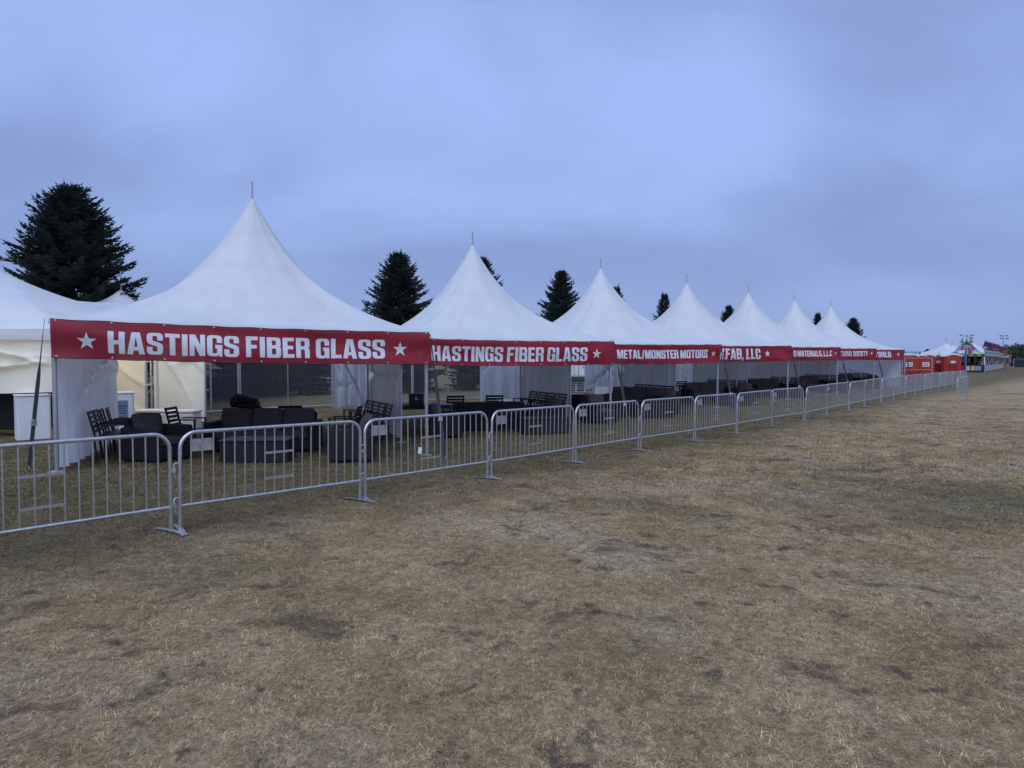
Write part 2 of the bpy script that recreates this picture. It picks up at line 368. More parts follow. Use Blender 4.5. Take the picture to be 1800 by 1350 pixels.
# ------------------------------------------------------------------ ground
def ground_z(x, y):
    g = -0.13 * math.exp(-((y - 18) / 9.0) ** 2) + 0.09 * math.exp(-((x + 7.2) ** 2 + (y - 10.5) ** 2) / 9.0)
    g += 0.010 * math.sin(0.9 * x + 0.3) * math.cos(0.7 * y) * math.exp(-(y / 50.0) ** 2)
    return g
def gp(x, y, dz=0.0): return Vector((x, y, ground_z(x, y) + dz))

def build_ground():
    def axis(n, near, far):
        t = np.linspace(-1, 1, n); return np.sign(t) * (near * np.abs(t) + (far - near) * np.abs(t) ** 5)
    xs = axis(181, 60, 1500); ys = axis(181, 60, 1500)
    X, Y = np.meshgrid(xs, ys); n = len(xs)
    Z = np.vectorize(ground_z)(X, Y)
    Vv = np.stack([X.ravel(), Y.ravel(), Z.ravel()], 1)
    i = np.arange((n - 1) * (n - 1)); a = (i // (n - 1)) * n + i % (n - 1)
    F = np.stack([a, a + 1, a + n + 1, a + n], 1)
    me = bpy.data.meshes.new('ground'); me.from_pydata(Vv.tolist(), [], F.tolist()); me.polygons.foreach_set('use_smooth', [True] * len(F))
    me.materials.append(M_SOIL)
    o = bpy.data.objects.new('ground', me); COL.objects.link(o); o['kind'] = 'structure'
build_ground()

def build_grass():
    tufts = bpy.data.collections.new('tufts')
    for t in range(5):
        V = []; F = []
        for b in range(24):
            a = random.uniform(0, 2 * math.pi); rad = 0.05 * math.sqrt(random.random())
            o = Vector((rad * math.cos(a), rad * math.sin(a), -0.004)); a2 = random.uniform(0, 2 * math.pi)
            L = random.uniform(0.018, 0.055); up = random.choice((0.12, 0.18, 0.3, 0.45, 0.8)) * random.uniform(0.6, 1.2)
            w = random.uniform(0.0008, 0.0017)
            d = Vector((math.cos(a2), math.sin(a2), 0)); s = Vector((-d.y, d.x, 0)) * w
            k = 1 / math.sqrt(1 + up * up)
            p1 = o + (d + Vector((0, 0, up))) * (L * 0.55 * k)
            p2 = p1 + (d + Vector((0, 0, up * random.uniform(-0.4, 0.7)))) * (L * 0.45 * k)
            i = len(V); V += [o - s, o + s, p1 - s * 0.85, p1 + s * 0.85, p2]; F += [(i, i + 1, i + 3, i + 2), (i + 2, i + 3, i + 4)]
        me = bpy.data.meshes.new('tuft'); me.from_pydata([tuple(v) for v in V], [], F); me.materials.append(M_BLADE)
        tufts.objects.link(bpy.data.objects.new('tuft', me))
    # carrier sheet over the near field, denser towards the viewer's side
    V = []; F = []; D = []; S = []
    st = 0.5
    for j in range(int((34 - 1.5) / st)):
        y = 1.5 + j * st; hw = 0.86 * y + 2.5; nx = int(hw / st) + 1
        for i in range(-nx, nx):
            x = i * st; k = len(V)
            for (u, w) in ((0, 0), (1, 0), (1, 1), (0, 1)):
                V.append((x + u * st, y + w * st, ground_z(x + u * st, y + w * st)))
                dd = math.hypot(x, y)
                D.append(max(22.0, 1100.0 * min(1.0, (5.0 / max(dd, 0.1)) ** 1.55)) * min(1.0, max(0.0, (38.0 - dd) / 18.0))); S.append(1.0 if dd < 6 else min(2.2, dd / 6.0))
            F.append((k, k + 1, k + 2, k + 3))
    me = bpy.data.meshes.new('grass'); me.from_pydata(V, [], F)
    at = me.attributes.new('dens', 'FLOAT', 'POINT'); at.data.foreach_set('value', D)
    at = me.attributes.new('size', 'FLOAT', 'POINT'); at.data.foreach_set('value', S)
    o = bpy.data.objects.new('grass', me); COL.objects.link(o)
    tag(o, 'short dry straw coloured grass covering the trodden field', 'grass', kind='stuff')
    ng = bpy.data.node_groups.new('scatter_tufts', 'GeometryNodeTree')
    ng.interface.new_socket('Geometry', in_out='INPUT', socket_type='NodeSocketGeometry')
    ng.interface.new_socket('Geometry', in_out='OUTPUT', socket_type='NodeSocketGeometry')
    N = ng.nodes.new; L = ng.links.new
    gi, go = N('NodeGroupInput'), N('NodeGroupOutput')
    na = N('GeometryNodeInputNamedAttribute'); na.data_type = 'FLOAT'; na.inputs['Name'].default_value = 'dens'
    nb = N('GeometryNodeInputNamedAttribute'); nb.data_type = 'FLOAT'; nb.inputs['Name'].default_value = 'size'
    dp = N('GeometryNodeDistributePointsOnFaces'); L(gi.outputs[0], dp.inputs['Mesh']); L(na.outputs['Attribute'], dp.inputs['Density'])
    ci = N('GeometryNodeCollectionInfo'); ci.inputs['Collection'].default_value = tufts; ci.inputs['Separate Children'].default_value = True; ci.inputs['Reset Children'].default_value = True
    ip = N('GeometryNodeInstanceOnPoints'); L(dp.outputs['Points'], ip.inputs['Points']); L(ci.outputs[0], ip.inputs['Instance']); ip.inputs['Pick Instance'].default_value = True
    rv = N('FunctionNodeRandomValue'); rv.data_type = 'FLOAT_VECTOR'; rv.inputs[0].default_value = (-0.12, -0.12, 0); rv.inputs[1].default_value = (0.12, 0.12, 6.283)
    L(rv.outputs[0], ip.inputs['Rotation'])
    rs = N('FunctionNodeRandomValue'); rs.data_type = 'FLOAT'; rs.inputs[2].default_value = 0.7; rs.inputs[3].default_value = 1.35
    mu = N('ShaderNodeMath'); mu.operation = 'MULTIPLY'; L(rs.outputs[1], mu.inputs[0]); L(nb.outputs['Attribute'], mu.inputs[1])
    L(mu.outputs[0], ip.inputs['Scale'])
    L(ip.outputs[0], go.inputs[0])
    md = o.modifiers.new('scatter', 'NODES'); md.node_group = ng
build_grass()

# ------------------------------------------------------------------ block lettering
def G(*loops): return loops
_w, _s = 0.58, 0.205
GL = {
 'H': (_w, [[(0,0),(_s,0),(_s,.41),(_w-_s,.41),(_w-_s,0),(_w,0),(_w,1),(_w-_s,1),(_w-_s,.59),(_s,.59),(_s,1),(0,1)]]),
 'A': (.62, [[(0,0),(.205,0),(.23,.17),(.39,.17),(.415,0),(.62,0),(.455,1),(.165,1)], [(.252,.33),(.368,.33),(.31,.8)]]),
 'S': (_w, [[(0,1,.17),(_w,1,.17),(_w,.65),(_w-_s,.65),(_w-_s,.86,.06),(_s,.86,.06),(_s,.64,.05),(_w,.50,.14),(_w,0,.17),(0,0,.17),(0,.35),(_s,.35),(_s,.14,.06),(_w-_s,.14,.06),(_w-_s,.37,.05),(0,.51,.14)]]),
 'T': (.54, [[(0,1),(.54,1),(.54,.82),(.372,.82),(.372,0),(.168,0),(.168,.82),(0,.82)]]),
 'I': (.21, [[(0,0),(.21,0),(.21,1),(0,1)]]),
 'N': (_w, [[(0,0),(.18,0),(.18,.52),(.37,0),(_w,0),(_w,1),(.40,1),(.40,.50),(.21,1),(0,1)]]),
 'G': (_w, [[(0,1,.18),(_w,1,.18),(_w,.64),(_w-_s,.64),(_w-_s,.86,.06),(_s,.86,.06),(_s,.14,.06),(_w-_s,.14,.06),(_w-_s,.38),(.31,.38),(.31,.54),(_w,.54),(_w,0),(.46,0),(.44,.06),(.36,0,.05),(0,0,.18)]]),
 'F': (.48, [[(0,0),(_s,0),(_s,.42),(.43,.42),(.43,.59),(_s,.59),(_s,.82),(.48,.82),(.48,1),(0,1)]]),
 'E': (.49, [[(0,0),(.49,0),(.49,.18),(_s,.18),(_s,.42),(.44,.42),(.44,.59),(_s,.59),(_s,.82),(.48,.82),(.48,1),(0,1)]]),
 'B': (_w, [[(0,0),(_w,0,.16),(_w,.50,.10),(_w-.06,.53),(_w-.01,.56,.08),(_w-.01,1,.16),(0,1)], [(_s,.16),(_w-_s,.16,.05),(_w-_s,.44,.05),(_s,.44)], [(_s,.60),(_w-_s,.60,.05),(_w-_s,.84,.05),(_s,.84)]]),
 'R': (_w, [[(0,0),(_s,0),(_s,.43),(_w-_s,.43,.08),(_w-_s,0),(_w,0),(_w,.44,.06),(_w-.07,.50),(_w,.56,.08),(_w,1,.16),(0,1)], [(_s,.58),(_w-_s,.58,.05),(_w-_s,.84,.05),(_s,.84)]]),
 'L': (.46, [[(0,0),(.46,0),(.46,.18),(_s,.18),(_s,1),(0,1)]]),
 'M': (.78, [[(0,0),(.18,0),(.18,.60),(.30,0),(.48,0),(.60,.60),(.60,0),(.78,0),(.78,1),(.52,1),(.39,.45),(.26,1),(0,1)]]),
 'O': (_w, [[(0,0,.18),(_w,0,.18),(_w,1,.18),(0,1,.18)], [(_s,.15,.06),(_w-_s,.15,.06),(_w-_s,.85,.06),(_s,.85,.06)]]),
 'C': (_w, [[(0,1,.18),(_w,1,.18),(_w,.62),(_w-_s,.62),(_w-_s,.86,.06),(_s,.86,.06),(_s,.14,.06),(_w-_s,.14,.06),(_w-_s,.38),(_w,.38),(_w,0,.18),(0,0,.18)]]),
 'D': (_w, [[(0,0),(_w,0,.18),(_w,1,.18),(0,1)], [(_s,.16),(_w-_s,.16,.06),(_w-_s,.84,.06),(_s,.84)]]),
 'K': (.60, [[(0,0),(_s,0),(_s,.32),(.26,.44),(.385,0),(.60,0),(.40,.60),(.585,1),(.38,1),(_s,.62),(_s,1),(0,1)]]),
 'U': (_w, [[(0,1),(0,0,.18),(_w,0,.18),(_w,1),(_w-_s,1),(_w-_s,.15,.06),(_s,.15,.06),(_s,1)]]),
 'Y': (.60, [[(0,1),(.20,1),(.30,.62),(.40,1),(.60,1),(.402,.38),(.402,0),(.198,0),(.198,.38)]]),
 'W': (.84, [[(0,1),(.13,0),(.34,0),(.42,.55),(.50,0),(.71,0),(.84,1),(.66,1),(.59,.42),(.51,1),(.33,1),(.25,.42),(.18,1)]]),
 '/': (.40, [[(0,-.02),(.15,-.02),(.40,1.02),(.25,1.02)]]),
 ',': (.18, [[(0,.18),(.18,.18),(.18,.04),(.09,-.15),(.02,-.12),(.07,0),(0,0)]]),
 '.': (.18, [[(0,.18),(.18,.18),(.18,0),(0,0)]]),
}
def round_loop(loop):
    out = []; n = len(loop)
    for i, p in enumerate(loop):
        r = p[2] if len(p) > 2 else 0
        P = Vector(p[:2])
        if r <= 0: out.append(P); continue
        A = Vector(loop[i - 1][:2]); B = Vector(loop[(i + 1) % n][:2])
        a = P + (A - P).normalized() * min(r, (A - P).length * .5); b = P + (B - P).normalized() * min(r, (B - P).length * .5)
        for k in range(5):
            t = k / 4; out.append(a * (1 - t) ** 2 + P * 2 * t * (1 - t) + b * t * t)
    return out
def flat_tris(loops):
    L = [[Vector((q.x, q.y, 0)) for q in round_loop(lp)] for lp in loops]
    pts = [q for lp in L for q in lp]
    return pts, tessellate_polygon(L)
STAR = [[(0.5 * (1 if i % 2 == 0 else 0.39) * math.sin(i * math.pi / 5), 0.5 * (1 if i % 2 == 0 else 0.39) * math.cos(i * math.pi / 5)) for i in range(10)]]
def print_shape(name, loops, u0, v0, sx, sy, surf, m, parent, cuts=0.12):
    """flat print laid on a surface: surf(u, v) -> point just in front of the cloth"""
    pts, tris = flat_tris(loops)
    bm = bmesh.new(); vs = [bm.verts.new((u0 + p.x * sx, v0 + p.y * sy, 0)) for p in pts]
    for t in tris:
        try: bm.faces.new([vs[i] for i in t])
        except ValueError: pass
    us = [v.co.x for v in bm.verts]; c = math.ceil(min(us) / cuts) * cuts
    while c < max(us) and cuts < 5:
        bmesh.ops.bisect_plane(bm, geom=bm.verts[:] + bm.edges[:] + bm.faces[:], plane_co=(c, 0, 0), plane_no=(1, 0, 0)); c += cuts
    hs = [v.co.y for v in bm.verts]; c = math.ceil(min(hs) / .05) * .05
    while c < max(hs) and cuts < 5:
        bmesh.ops.bisect_plane(bm, geom=bm.verts[:] + bm.edges[:] + bm.faces[:], plane_co=(0, c, 0), plane_no=(0, 1, 0)); c += .05
    bmesh.ops.triangulate(bm, faces=bm.faces[:])
    for v in bm.verts: v.co = Vector(surf(v.co.x, v.co.y))
    me = bpy.data.meshes.new(name); bm.to_mesh(me); bm.free(); me.materials.append(m)
    o = bpy.data.objects.new(name, me); COL.objects.link(o); o.parent = parent
    return o
def text_width(txt, gap=0.075, space=0.20):
    w = 0
    for ch in txt: w += space if ch == ' ' else GL[ch][0] + gap
    return w - gap
def print_text(txt, u0, u1, v0, h, surf, m, parent):
    k = (u1 - u0) / text_width(txt); u = u0
    for ch in txt:
        if ch == ' ': u += 0.20 * k; continue
        print_shape('letter', GL[ch][1], u, v0, k, h, surf, m, parent); u += (GL[ch][0] + 0.075) * k

# ------------------------------------------------------------------ the row of peaked tents
E1 = Vector((0.9025, 0.4307, 0)); E2 = Vector((-0.39, 0.92, 0)).normalized(); NF = Vector((0.4307, -0.9025, 0))
TN = ['nearest', 'second', 'third', 'fourth', 'fifth', 'sixth', 'seventh']
TENTS = []
for k in range(7):
    Wd = 6.2 if k == 0 else 5.85
    FR = Vector((-1.616 + 4.313 * k, 13.15 + 4.747 * k, 0)); FL = FR - E1 * Wd
    c = {'FL': FL, 'FR': FR, 'BR': FR + E2 * 6.1, 'BL': FL + E2 * 6.1}
    for q in c.values(): q.z = ground_z(q.x, q.y)
    TENTS.append((Wd, c))
EAVE = 2.44
def in_tent(k, a, b, dz=0.0):
    p = TENTS[k][1]['FL'] + E1 * a + E2 * b; return gp(p.x, p.y, dz)

def curtain(A, B, top, bot, folds, amp, seed, sag=0.0, nu=None, gather=0.0):
    """hanging vinyl sidewall from A to B with soft folds and diagonal drag lines"""
    rnd = random.Random(seed); A = Vector(A); B = Vector(B); d = B - A; L = max(d.length, .01); nrm = Vector((d.y, -d.x, 0)).normalized()
    ph = [rnd.uniform(0, 6.28) for _ in range(8)]; fr = [rnd.uniform(.7, 1.3) * folds * L for _ in range(4)]; amp *= 1.5
    sl = [rnd.uniform(-1.6, 1.6) for _ in range(3)]; cv = [rnd.uniform(.2, .8) for _ in range(3)]
    def fn(u, v):
        z0 = A.z + (B.z - A.z) * u
        h = top - (top - bot) * v - sag * math.sin(math.pi * u) * v
        w = amp * (math.sin(fr[0] * u * 6.28 + ph[0] + 1.2 * v) * .6 + math.sin(fr[1] * 2.1 * u * 6.28 + ph[1] - v * 2) * .3) * (0.35 + 0.65 * v) * (.25 + .75 * math.sin(math.pi * min(1, max(0, u))) ** .4)
        for i in range(3):                                    # drag creases pulled from the lacing
            q = (v - cv[i]) + sl[i] * (u - .5) * min(1.0, L / 2) + .25 * math.sin(2.6 * u + ph[5 + i % 3])
            w += amp * 1.5 * math.exp(-(q / 0.035) ** 2) * (0.5 + .5 * math.sin(3.1 * u + ph[i])) * math.sin(math.pi * min(1, max(0, u))) ** .6
        p = A + d * (u + gather * .02 * math.sin(9 * v + ph[3])) + nrm * w
        return (p.x, p.y, z0 + h)
    m = MB(); m.sheet(fn, nu or max(14, int(L * 16)), 30); return m

def rel(mb, o):
    mb.v = [(x - o.x, y - o.y, z - o.z) for x, y, z in mb.v]; return mb

def canopy_mesh(c, eave, rise, hem, nA=96, nR=30, power=1.72, flat=0.0):
    ctr = (c['FL'] + c['FR'] + c['BR'] + c['BL']) / 4
    def P(s, t):
        a = (c['FL'] * (1 - s) + c['FR'] * (1 + s)) * .5; b = (c['BL'] * (1 - s) + c['BR'] * (1 + s)) * .5
        return (a * (1 - t) + b * (1 + t)) * .5
    V = []; F = []; UV = []
    per = []
    for i in range(nA):
        q = (i / nA) * 8
        k = int(q // 2); f = q % 2 - 1
        per.append([(f, -1), (1, f), (-f, 1), (-1, -f)][k])
    apex = P(0, 0)
    for j in range(nR + 1):
        rho = 0.018 + (1 - 0.018) * (j / nR) ** 1.25
        sm = rho * rho * (3 - 2 * rho)
        for i in range(nA):
            s, t = per[i]; l = math.hypot(s, t); cs, ct = s / l, t / l
            x = rho * (cs * (1 - sm) + s * sm); y = rho * (ct * (1 - sm) + t * sm)
            p = P(x, y)
            edge = 1 - max(abs(s), abs(t)) * 0
            mid = 1 - min(abs(s), abs(t))              # 1 in the middle of a side, 0 at the corners
            ph_ = c['FL'].x * 3.1
            wr = 0.014 * math.sin(i * .62 + 2 * math.sin(i * .21 + ph_) + ph_) * rho * (1 - rho) * 4 + 0.010 * math.sin(11 * rho + i * .55)* rho * (1 - rho) * 4
            h = rise * (1 - rho) ** (power + .18 - .30 * rho) + wr - 0.07 * mid * math.sin(math.pi * rho) * rho
            V.append((p.x, p.y, p.z + eave + h)); UV.append((i / nA, rho))
    for j in range(nR):
        for i in range(nA):
            F.append((j * nA + i, (j + 1) * nA + i, (j + 1) * nA + (i + 1) % nA, j * nA + (i + 1) % nA))
    base = len(V)                                        # hanging hem
    for i in range(nA):
        s, t = per[i]; p = P(s * 1.004, t * 1.004); V.append((p.x, p.y, p.z + eave - hem)); UV.append((i / nA, 1.05))
    for i in range(nA):
        F.append((nR * nA + i, base + i, base + (i + 1) % nA, nR * nA + (i + 1) % nA))
    top = len(V); V.append((apex.x, apex.y, apex.z + eave + rise * 1.0)); UV.append((0, 0))
    for i in range(nA): F.append((top, i, (i + 1) % nA))
    return V, F, UV
def uv_mesh(name, V, F, UV, m):
    me = bpy.data.meshes.new(name); me.from_pydata(V, [], F); me.polygons.foreach_set('use_smooth', [True] * len(F))
    l = me.uv_layers.new(name='UVMap')
    idx = np.zeros(len(me.loops), dtype=np.int32); me.loops.foreach_get('vertex_index', idx)
    l.data.foreach_set('uv', np.array(UV, dtype=np.float32)[idx].ravel()); me.materials.append(m); return me

RISE = [2.93, 2.80, 2.74, 2.70, 2.75, 2.77, 2.80]
REARW = [0.85, 1.45, 1.75, 1.9, 1.3, 1.2, 0]
def banner_surface(k):
    Wd, c = TENTS[k]; A, B = c['FL'], c['FR']; rnd = random.Random(50 + k); ph = [rnd.uniform(0, 6) for _ in range(5)]
    H = 0.60
    def surf(u, v, off=0.0):
        """u metres from the left end, v metres up from the lower edge"""
        t = u / Wd; q = v / H
        p = A + (B - A) * t; z = p.z + EAVE - 0.03 - H + v - 0.035 * math.sin(math.pi * t) * (1 - .25 * q) - 0.011 * math.sin(math.pi * u / .742) ** 2 * abs(2 * q - 1)
        w = 0.085 + 0.026 * math.sin(1.9 * u + ph[0]) * (1 - q) + 0.010 * math.sin(5.2 * u + ph[1] + 4 * q) + 0.018 * math.sin(0.8 * u + 6 * q + ph[2])
        for x0, sgn in ((0.0, 1), (Wd, -1)):                                   # tension creases from the tied corners
            du = abs(u - x0); w += 0.016 * math.exp(-du / 0.5) * math.sin(14 * (q - .5) * (0.3 + du)) 
        p = p + NF * (w + off); return (p.x, p.y, z)
    return surf, H, Wd
TEXTS = {0: ('HASTINGS FIBER GLASS', .128, .854, .095, .352, (.0815, .9005), .285),
         1: ('HASTINGS FIBER GLASS', .128, .854, .095, .352, (.0815, .9005), .285),
         2: ('METAL/MONSTER MOTORS', .280, .898, .165, .270, (.941,), .21),
         3: ('KFAB, LLC', .345, .712, .095, .41, (.775,), .28),
         4: ('D MATERIALS, L.L.C', .473, .905, .18, .27, (.945,), .19),
         5: ('TURAL SOCIETY', .505, .872, .20, .27, (.928,), .21),
         6: ('WORLD', .485, .775, .15, .34, (.893,), .27)}
strap_me = None
def tent(k):
    Wd, c = TENTS[k]; o = c['FL'].copy()
    t = empty('peaked_tent', o, 0, f'white high-peaked marquee tent, {TN[k]} of the long row, with one left side wall' if k < 6 else
              'white high-peaked marquee tent, last and farthest of the long row, closed at the back', 'tent', 'white peaked tents in a stepped row')
    V, F, UV = canopy_mesh(c, EAVE, RISE[k], 0.10)
    V = [(x - o.x, y - o.y, z - o.z) for x, y, z in V]
    part(uv_mesh('canopy', V, F, UV, M_CANOPY), 'canopy', None, t)
    ctr = (c['FL'] + c['FR'] + c['BR'] + c['BL']) / 4
    z = ctr.z + EAVE + RISE[k]
    rel(MB().tube([ctr + Vector((0, 0, EAVE + RISE[k] - .25)), ctr + Vector((0, 0, EAVE + RISE[k] + .34))], .021, 8), o).build('peak_pole', M_GALVD, t)
    for q in ('FL', 'FR', 'BR', 'BL'):
        p = c[q] + (ctr - c[q]).normalized() * 0.07
        l = rel(MB().tube([(p.x, p.y, c[q].z + .012), (p.x, p.y, c[q].z + EAVE - .02)], .033, 12), o).build('leg', M_ALU, t)
        rel(MB().box((p.x, p.y, c[q].z + .008), (.20, .20, .012)), o).build('base_plate', M_GALVD, l)
        m = MB()
        for zz in (.55, 1.15, 1.75): m.tube([(p.x, p.y, c[q].z + zz), (p.x, p.y, c[q].z + zz + .035)], .039, 12)
        col = rel(m, o).build('collar', M_GALVD, l); col['kind'] = 'stuff'
    for a, b in (('FL', 'FR'), ('FR', 'BR'), ('BR', 'BL'), ('BL', 'FL')):
        A = c[a] + (ctr - c[a]).normalized() * .07 + Vector((0, 0, EAVE - .05)); B = c[b] + (ctr - c[b]).normalized() * .07 + Vector((0, 0, EAVE - .05))
        rel(MB().tube([A, B], .026, 8), o).build('eave_pipe', M_ALU, t)
    for q in ('FL', 'FR', 'BR', 'BL'):                                   # hip rafters under the cloth
        A = c[q] + (ctr - c[q]).normalized() * .09 + Vector((0, 0, EAVE - .06)); B = ctr + Vector((0, 0, EAVE + .18))
        rel(MB().tube([A, B], .022, 8), o).build('rafter', M_ALU, t)
    # sidewalls
    inn = .05
    if k == 0:
        A, B = c['FL'] + E1 * .08 + E2 * .10, c['BL'] + E1 * .08
        rel(curtain(A, B, EAVE - .12, .05, 1.7, .11, 33, nu=170), o).build('side_wall', M_WALL, t)
    else:
        A, B = c['FL'] + E1 * .09 + E2 * .15, c['BL'] + E1 * .09
        rel(curtain(A, B, EAVE - .12, .08, 1.3, .075, 31 + k), o).build('side_wall', M_WALL, t)
    if k < 6:
        B_ = c['BR'] - E1 * .10; A_ = c['BR'] - E1 * (.10 + REARW[k])
        rel(curtain(A_, B_, EAVE - .14, (.55, .45, .62, .75, .6, .6)[k], 3.4 if k == 0 else 2.4, .10, 70 + k, sag=-.10, nu=90), o).build('rear_wall', M_REAR, t)
    else:
        rel(curtain(c['BL'] - E2 * .05, c['BR'] - E2 * .05, EAVE - .12, .08, .5, .06, 90), o).build('rear_wall', M_REAR, t)
        rel(curtain(c['FR'] - E1 * .09 + E2 * .1, c['BR'] - E1 * .09, EAVE - .12, .08, .6, .05, 91), o).build('side_wall', M_WALL, t)
    # ratchet guy straps at the outer corners
    def strap(p0, p1, lab=None):
        p0, p1 = Vector(p0), Vector(p1); d = (p1 - p0); s = d.cross(Vector((0, 1, .2))).normalized()
        V = []; F = []
        nseg = 14
        for i in range(nseg + 1):
            f = i / nseg; w = .015 if f < .30 else .033; tw = 2.4 * max(0, .45 - f)
            ss = (Matrix.Rotation(tw, 3, d.normalized()) @ s) * w; th = d.normalized().cross(ss).normalized() * .002
            p = p0 + d * f; V += [p - ss - th, p + ss - th, p + ss + th, p - ss + th]
        for i in range(nseg):
            for j in range(4): F.append((i * 4 + j, i * 4 + (j + 1) % 4, (i + 1) * 4 + (j + 1) % 4, (i + 1) * 4 + j))
        st = rel(MB().add(V, F), o).build('guy_strap', M_STRAP, t)
        q = p0 + d * .68; m = MB(); M = d.to_track_quat('Z', 'Y').to_matrix()
        m.rbox(q, (.075, .05, .11), .01, M); m.tube([q + M @ Vector((-.05, -.03, .03)), q + M @ Vector((.05, -.03, .03))], .008, 6)
        rel(m, o).build('ratchet', M_GALVD, st)
        m = MB().tube([p1 + Vector((0, 0, .06)), p1 + Vector((.02, .0, -.05))], .014, 6)
        rel(m, o).build('stake', M_GALVD, st)
    if k == 0:
        g = gp(-7.92, 10.95); strap(c['FL'] + Vector((-.03, -.05, EAVE - .03)), g)
    p = c['FR']; g = gp(p.x + .36, p.y - .55); strap(p + Vector((.02, -.02, EAVE - .06)), g)
    # banner along the front
    surf, H, Wd = banner_surface(k)
    look = ['across the front of the nearest tent, full lettering between two stars', 'on the second tent, its left star hidden by the nearest banner', 'on the third tent with a slash between its words',
            'on the fourth tent with the tallest letters after a comma', 'on the fifth tent with three dotted capitals', 'on the sixth tent with a seven-letter last word', 'on the seventh and last tent with one short word'][k]
    b = empty('banner', o + Vector((0, 0, EAVE - .63)), 0, f'red banner {look}', 'banner', 'red lettered banners along the tent fronts')
    bo = b.location
    V = []; F = []; nu, nv = 90, 14
    for j in range(nv + 1):
        for i in range(nu + 1):
            V.append(Vector(surf(.03 + (Wd - .06) * i / nu, H * j / nv)) - bo)
    for j in range(nv):
        for i in range(nu): F.append((j * (nu + 1) + i, j * (nu + 1) + i + 1, (j + 1) * (nu + 1) + i + 1, (j + 1) * (nu + 1) + i))
    MB().add(V, F, True).build('sheet', M_BANNER, b)
    hm = MB()
    for v0 in (0.0, H):
        hm.tube([Vector(surf(.03 + (Wd - .06) * i / 40, v0)) - bo for i in range(41)], .006, 5)
    hm.build('hem_cord', M_STRAP, b)['kind'] = 'stuff'
    gm = MB().lathe([(.0, .0), (.016, .0), (.018, .004), (.008, .005), (.0, .005)], 8).mesh('grommet')
    rotn = (math.pi / 2, 0, math.atan2(E1.y, E1.x))
    ng = 9 if k < 3 else 0
    for i in range(ng):
        for v0 in (.022, H - .022):
            part(gm, 'grommet', M_GALV, b, Vector(surf(.1 + (Wd - .2) * i / (ng - 1), v0, .002)) - bo, rotn)
    f = lambda u, v: Vector(surf(u, v, .0045)) - bo
    txt, t0, t1, v0, h, stars, sd = TEXTS[k]
    print_text(txt, t0 * Wd, t1 * Wd, v0, h, f, M_PRINT, b)
    for s in stars: print_shape('star', STAR, s * Wd, v0 + h * .5, sd, sd, f, M_PRINT, b)
for k in range(7): tent(k)

# ------------------------------------------------------------------ tents behind, on the left
def back_tent():
    o = Vector((-16.5, 24.5, 0))
    t = empty('twin_peak_tent', o, 0, 'large white twin-peaked tent behind the nearest one, at the picture\'s left edge', 'tent')
    t['label'] = 'large white twin-peaked tent behind and left of the nearest banner tent'
    x0, x1, y0, y1 = -23.0, -10.9, 16.0, 33.0
    pk = [(-17.6, 20.3), (-16.7, 28.8)]; ev = 2.52; rise = 2.62
    nx, ny = 90, 120; V = []; F = []
    for j in range(ny + 1):
        for i in range(nx + 1):
            u, v = i / nx, j / ny; x = x0 + (x1 - x0) * u; y = y0 + (y1 - y0) * v
            e = min(u, 1 - u, v * 1.3, (1 - v) * 1.3) * 2; e = max(0, min(1, e))
            h = 1.34 * e ** .75
            for (px, py), A, sc in zip(pk, (2.3, 1.35), (1.9, 1.05)): h += A * math.exp(-math.hypot(x - px, y - py) / sc) * min(1, e * 3)
            V.append((x, y, ev + h))
    for j in range(ny):
        for i in range(nx): F.append((j * (nx + 1) + i, j * (nx + 1) + i + 1, (j + 1) * (nx + 1) + i + 1, (j + 1) * (nx + 1) + i))
    UV = [(0, 0.9)] * len(V)
    part(uv_mesh('canopy', [(a - o.x, b - o.y, c - o.z) for a, b, c in V], F, UV, M_CANOPY), 'canopy', None, t)
    for (A, B) in (((x0, y0), (x1, y0)), ((x1, y0), (x1, y1))):
        m = MB()
        m.sheet(lambda u, v: (A[0] + (B[0] - A[0]) * u, A[1] + (B[1] - A[1]) * u - .02, ev + .01 - v * (.28 - .03 * abs(math.sin(u * 9)))), 60, 4)
        rel(m, o).build('valance', M_CANOPY, t)
    for px, py in pk: rel(MB().tube([(px, py, 0), (px, py, ev + (4.2 if py < 25 else 3.05))], .03, 8), o).build('centre_pole', M_GALVD, t)
    for px, py in ((x1 - .1, y0 + .1), (x1 - .1, 24.5), (-16.9, y0 + .1)):
        rel(MB().tube([(px, py, ground_z(px, py)), (px, py, ev)], .035, 10), o).build('leg', M_ALU, t)
    rel(curtain((-17, y0 + .12, 0), (x1 - .1, y0 + .12, 0), ev - .16, 1.02, .35, .11, 5, sag=.06), o).build('side_wall', M_CREAM, t)
back_tent()
def cream_wall():
    o = gp(-10.7, 20.2)
    t = empty('cream_wall_screen', o, 0, 'cream vinyl wall screen laced to metal posts behind the white coolers', 'wall')
    ev = 2.5
    for i, (xa, xb, sd) in enumerate(((-13.2, -10.98, 8), (-10.86, -9.25, 9))):
        rel(curtain((xa, 20.35, ground_z(-11, 20)), (xb, 20.2, ground_z(-9, 20)), ev, .06, .45, .09, sd + 4), o).build('wall_panel', M_CREAM, t)
    for x in (-11.0, -10.84, -9.22, -13.2):
        rel(MB().tube([(x, 20.16, ground_z(x, 20.2)), (x, 20.16, ev + .05)], .03, 10), o).build('post', M_ALU, t)
    rel(MB().tube([(-13.2, 20.2, ev + .04), (-9.2, 20.2, ev + .04)], .026, 8), o).build('rail', M_ALU, t)
    for z in (1.05, 1.75, 2.2):
        rel(MB().tube([(-11.03, 20.12, z), (-10.9, 20.1, z - .02), (-10.81, 20.12, z + .02)], .012, 6), o).build('tie_knot', M_WPLAS, t)
cream_wall()

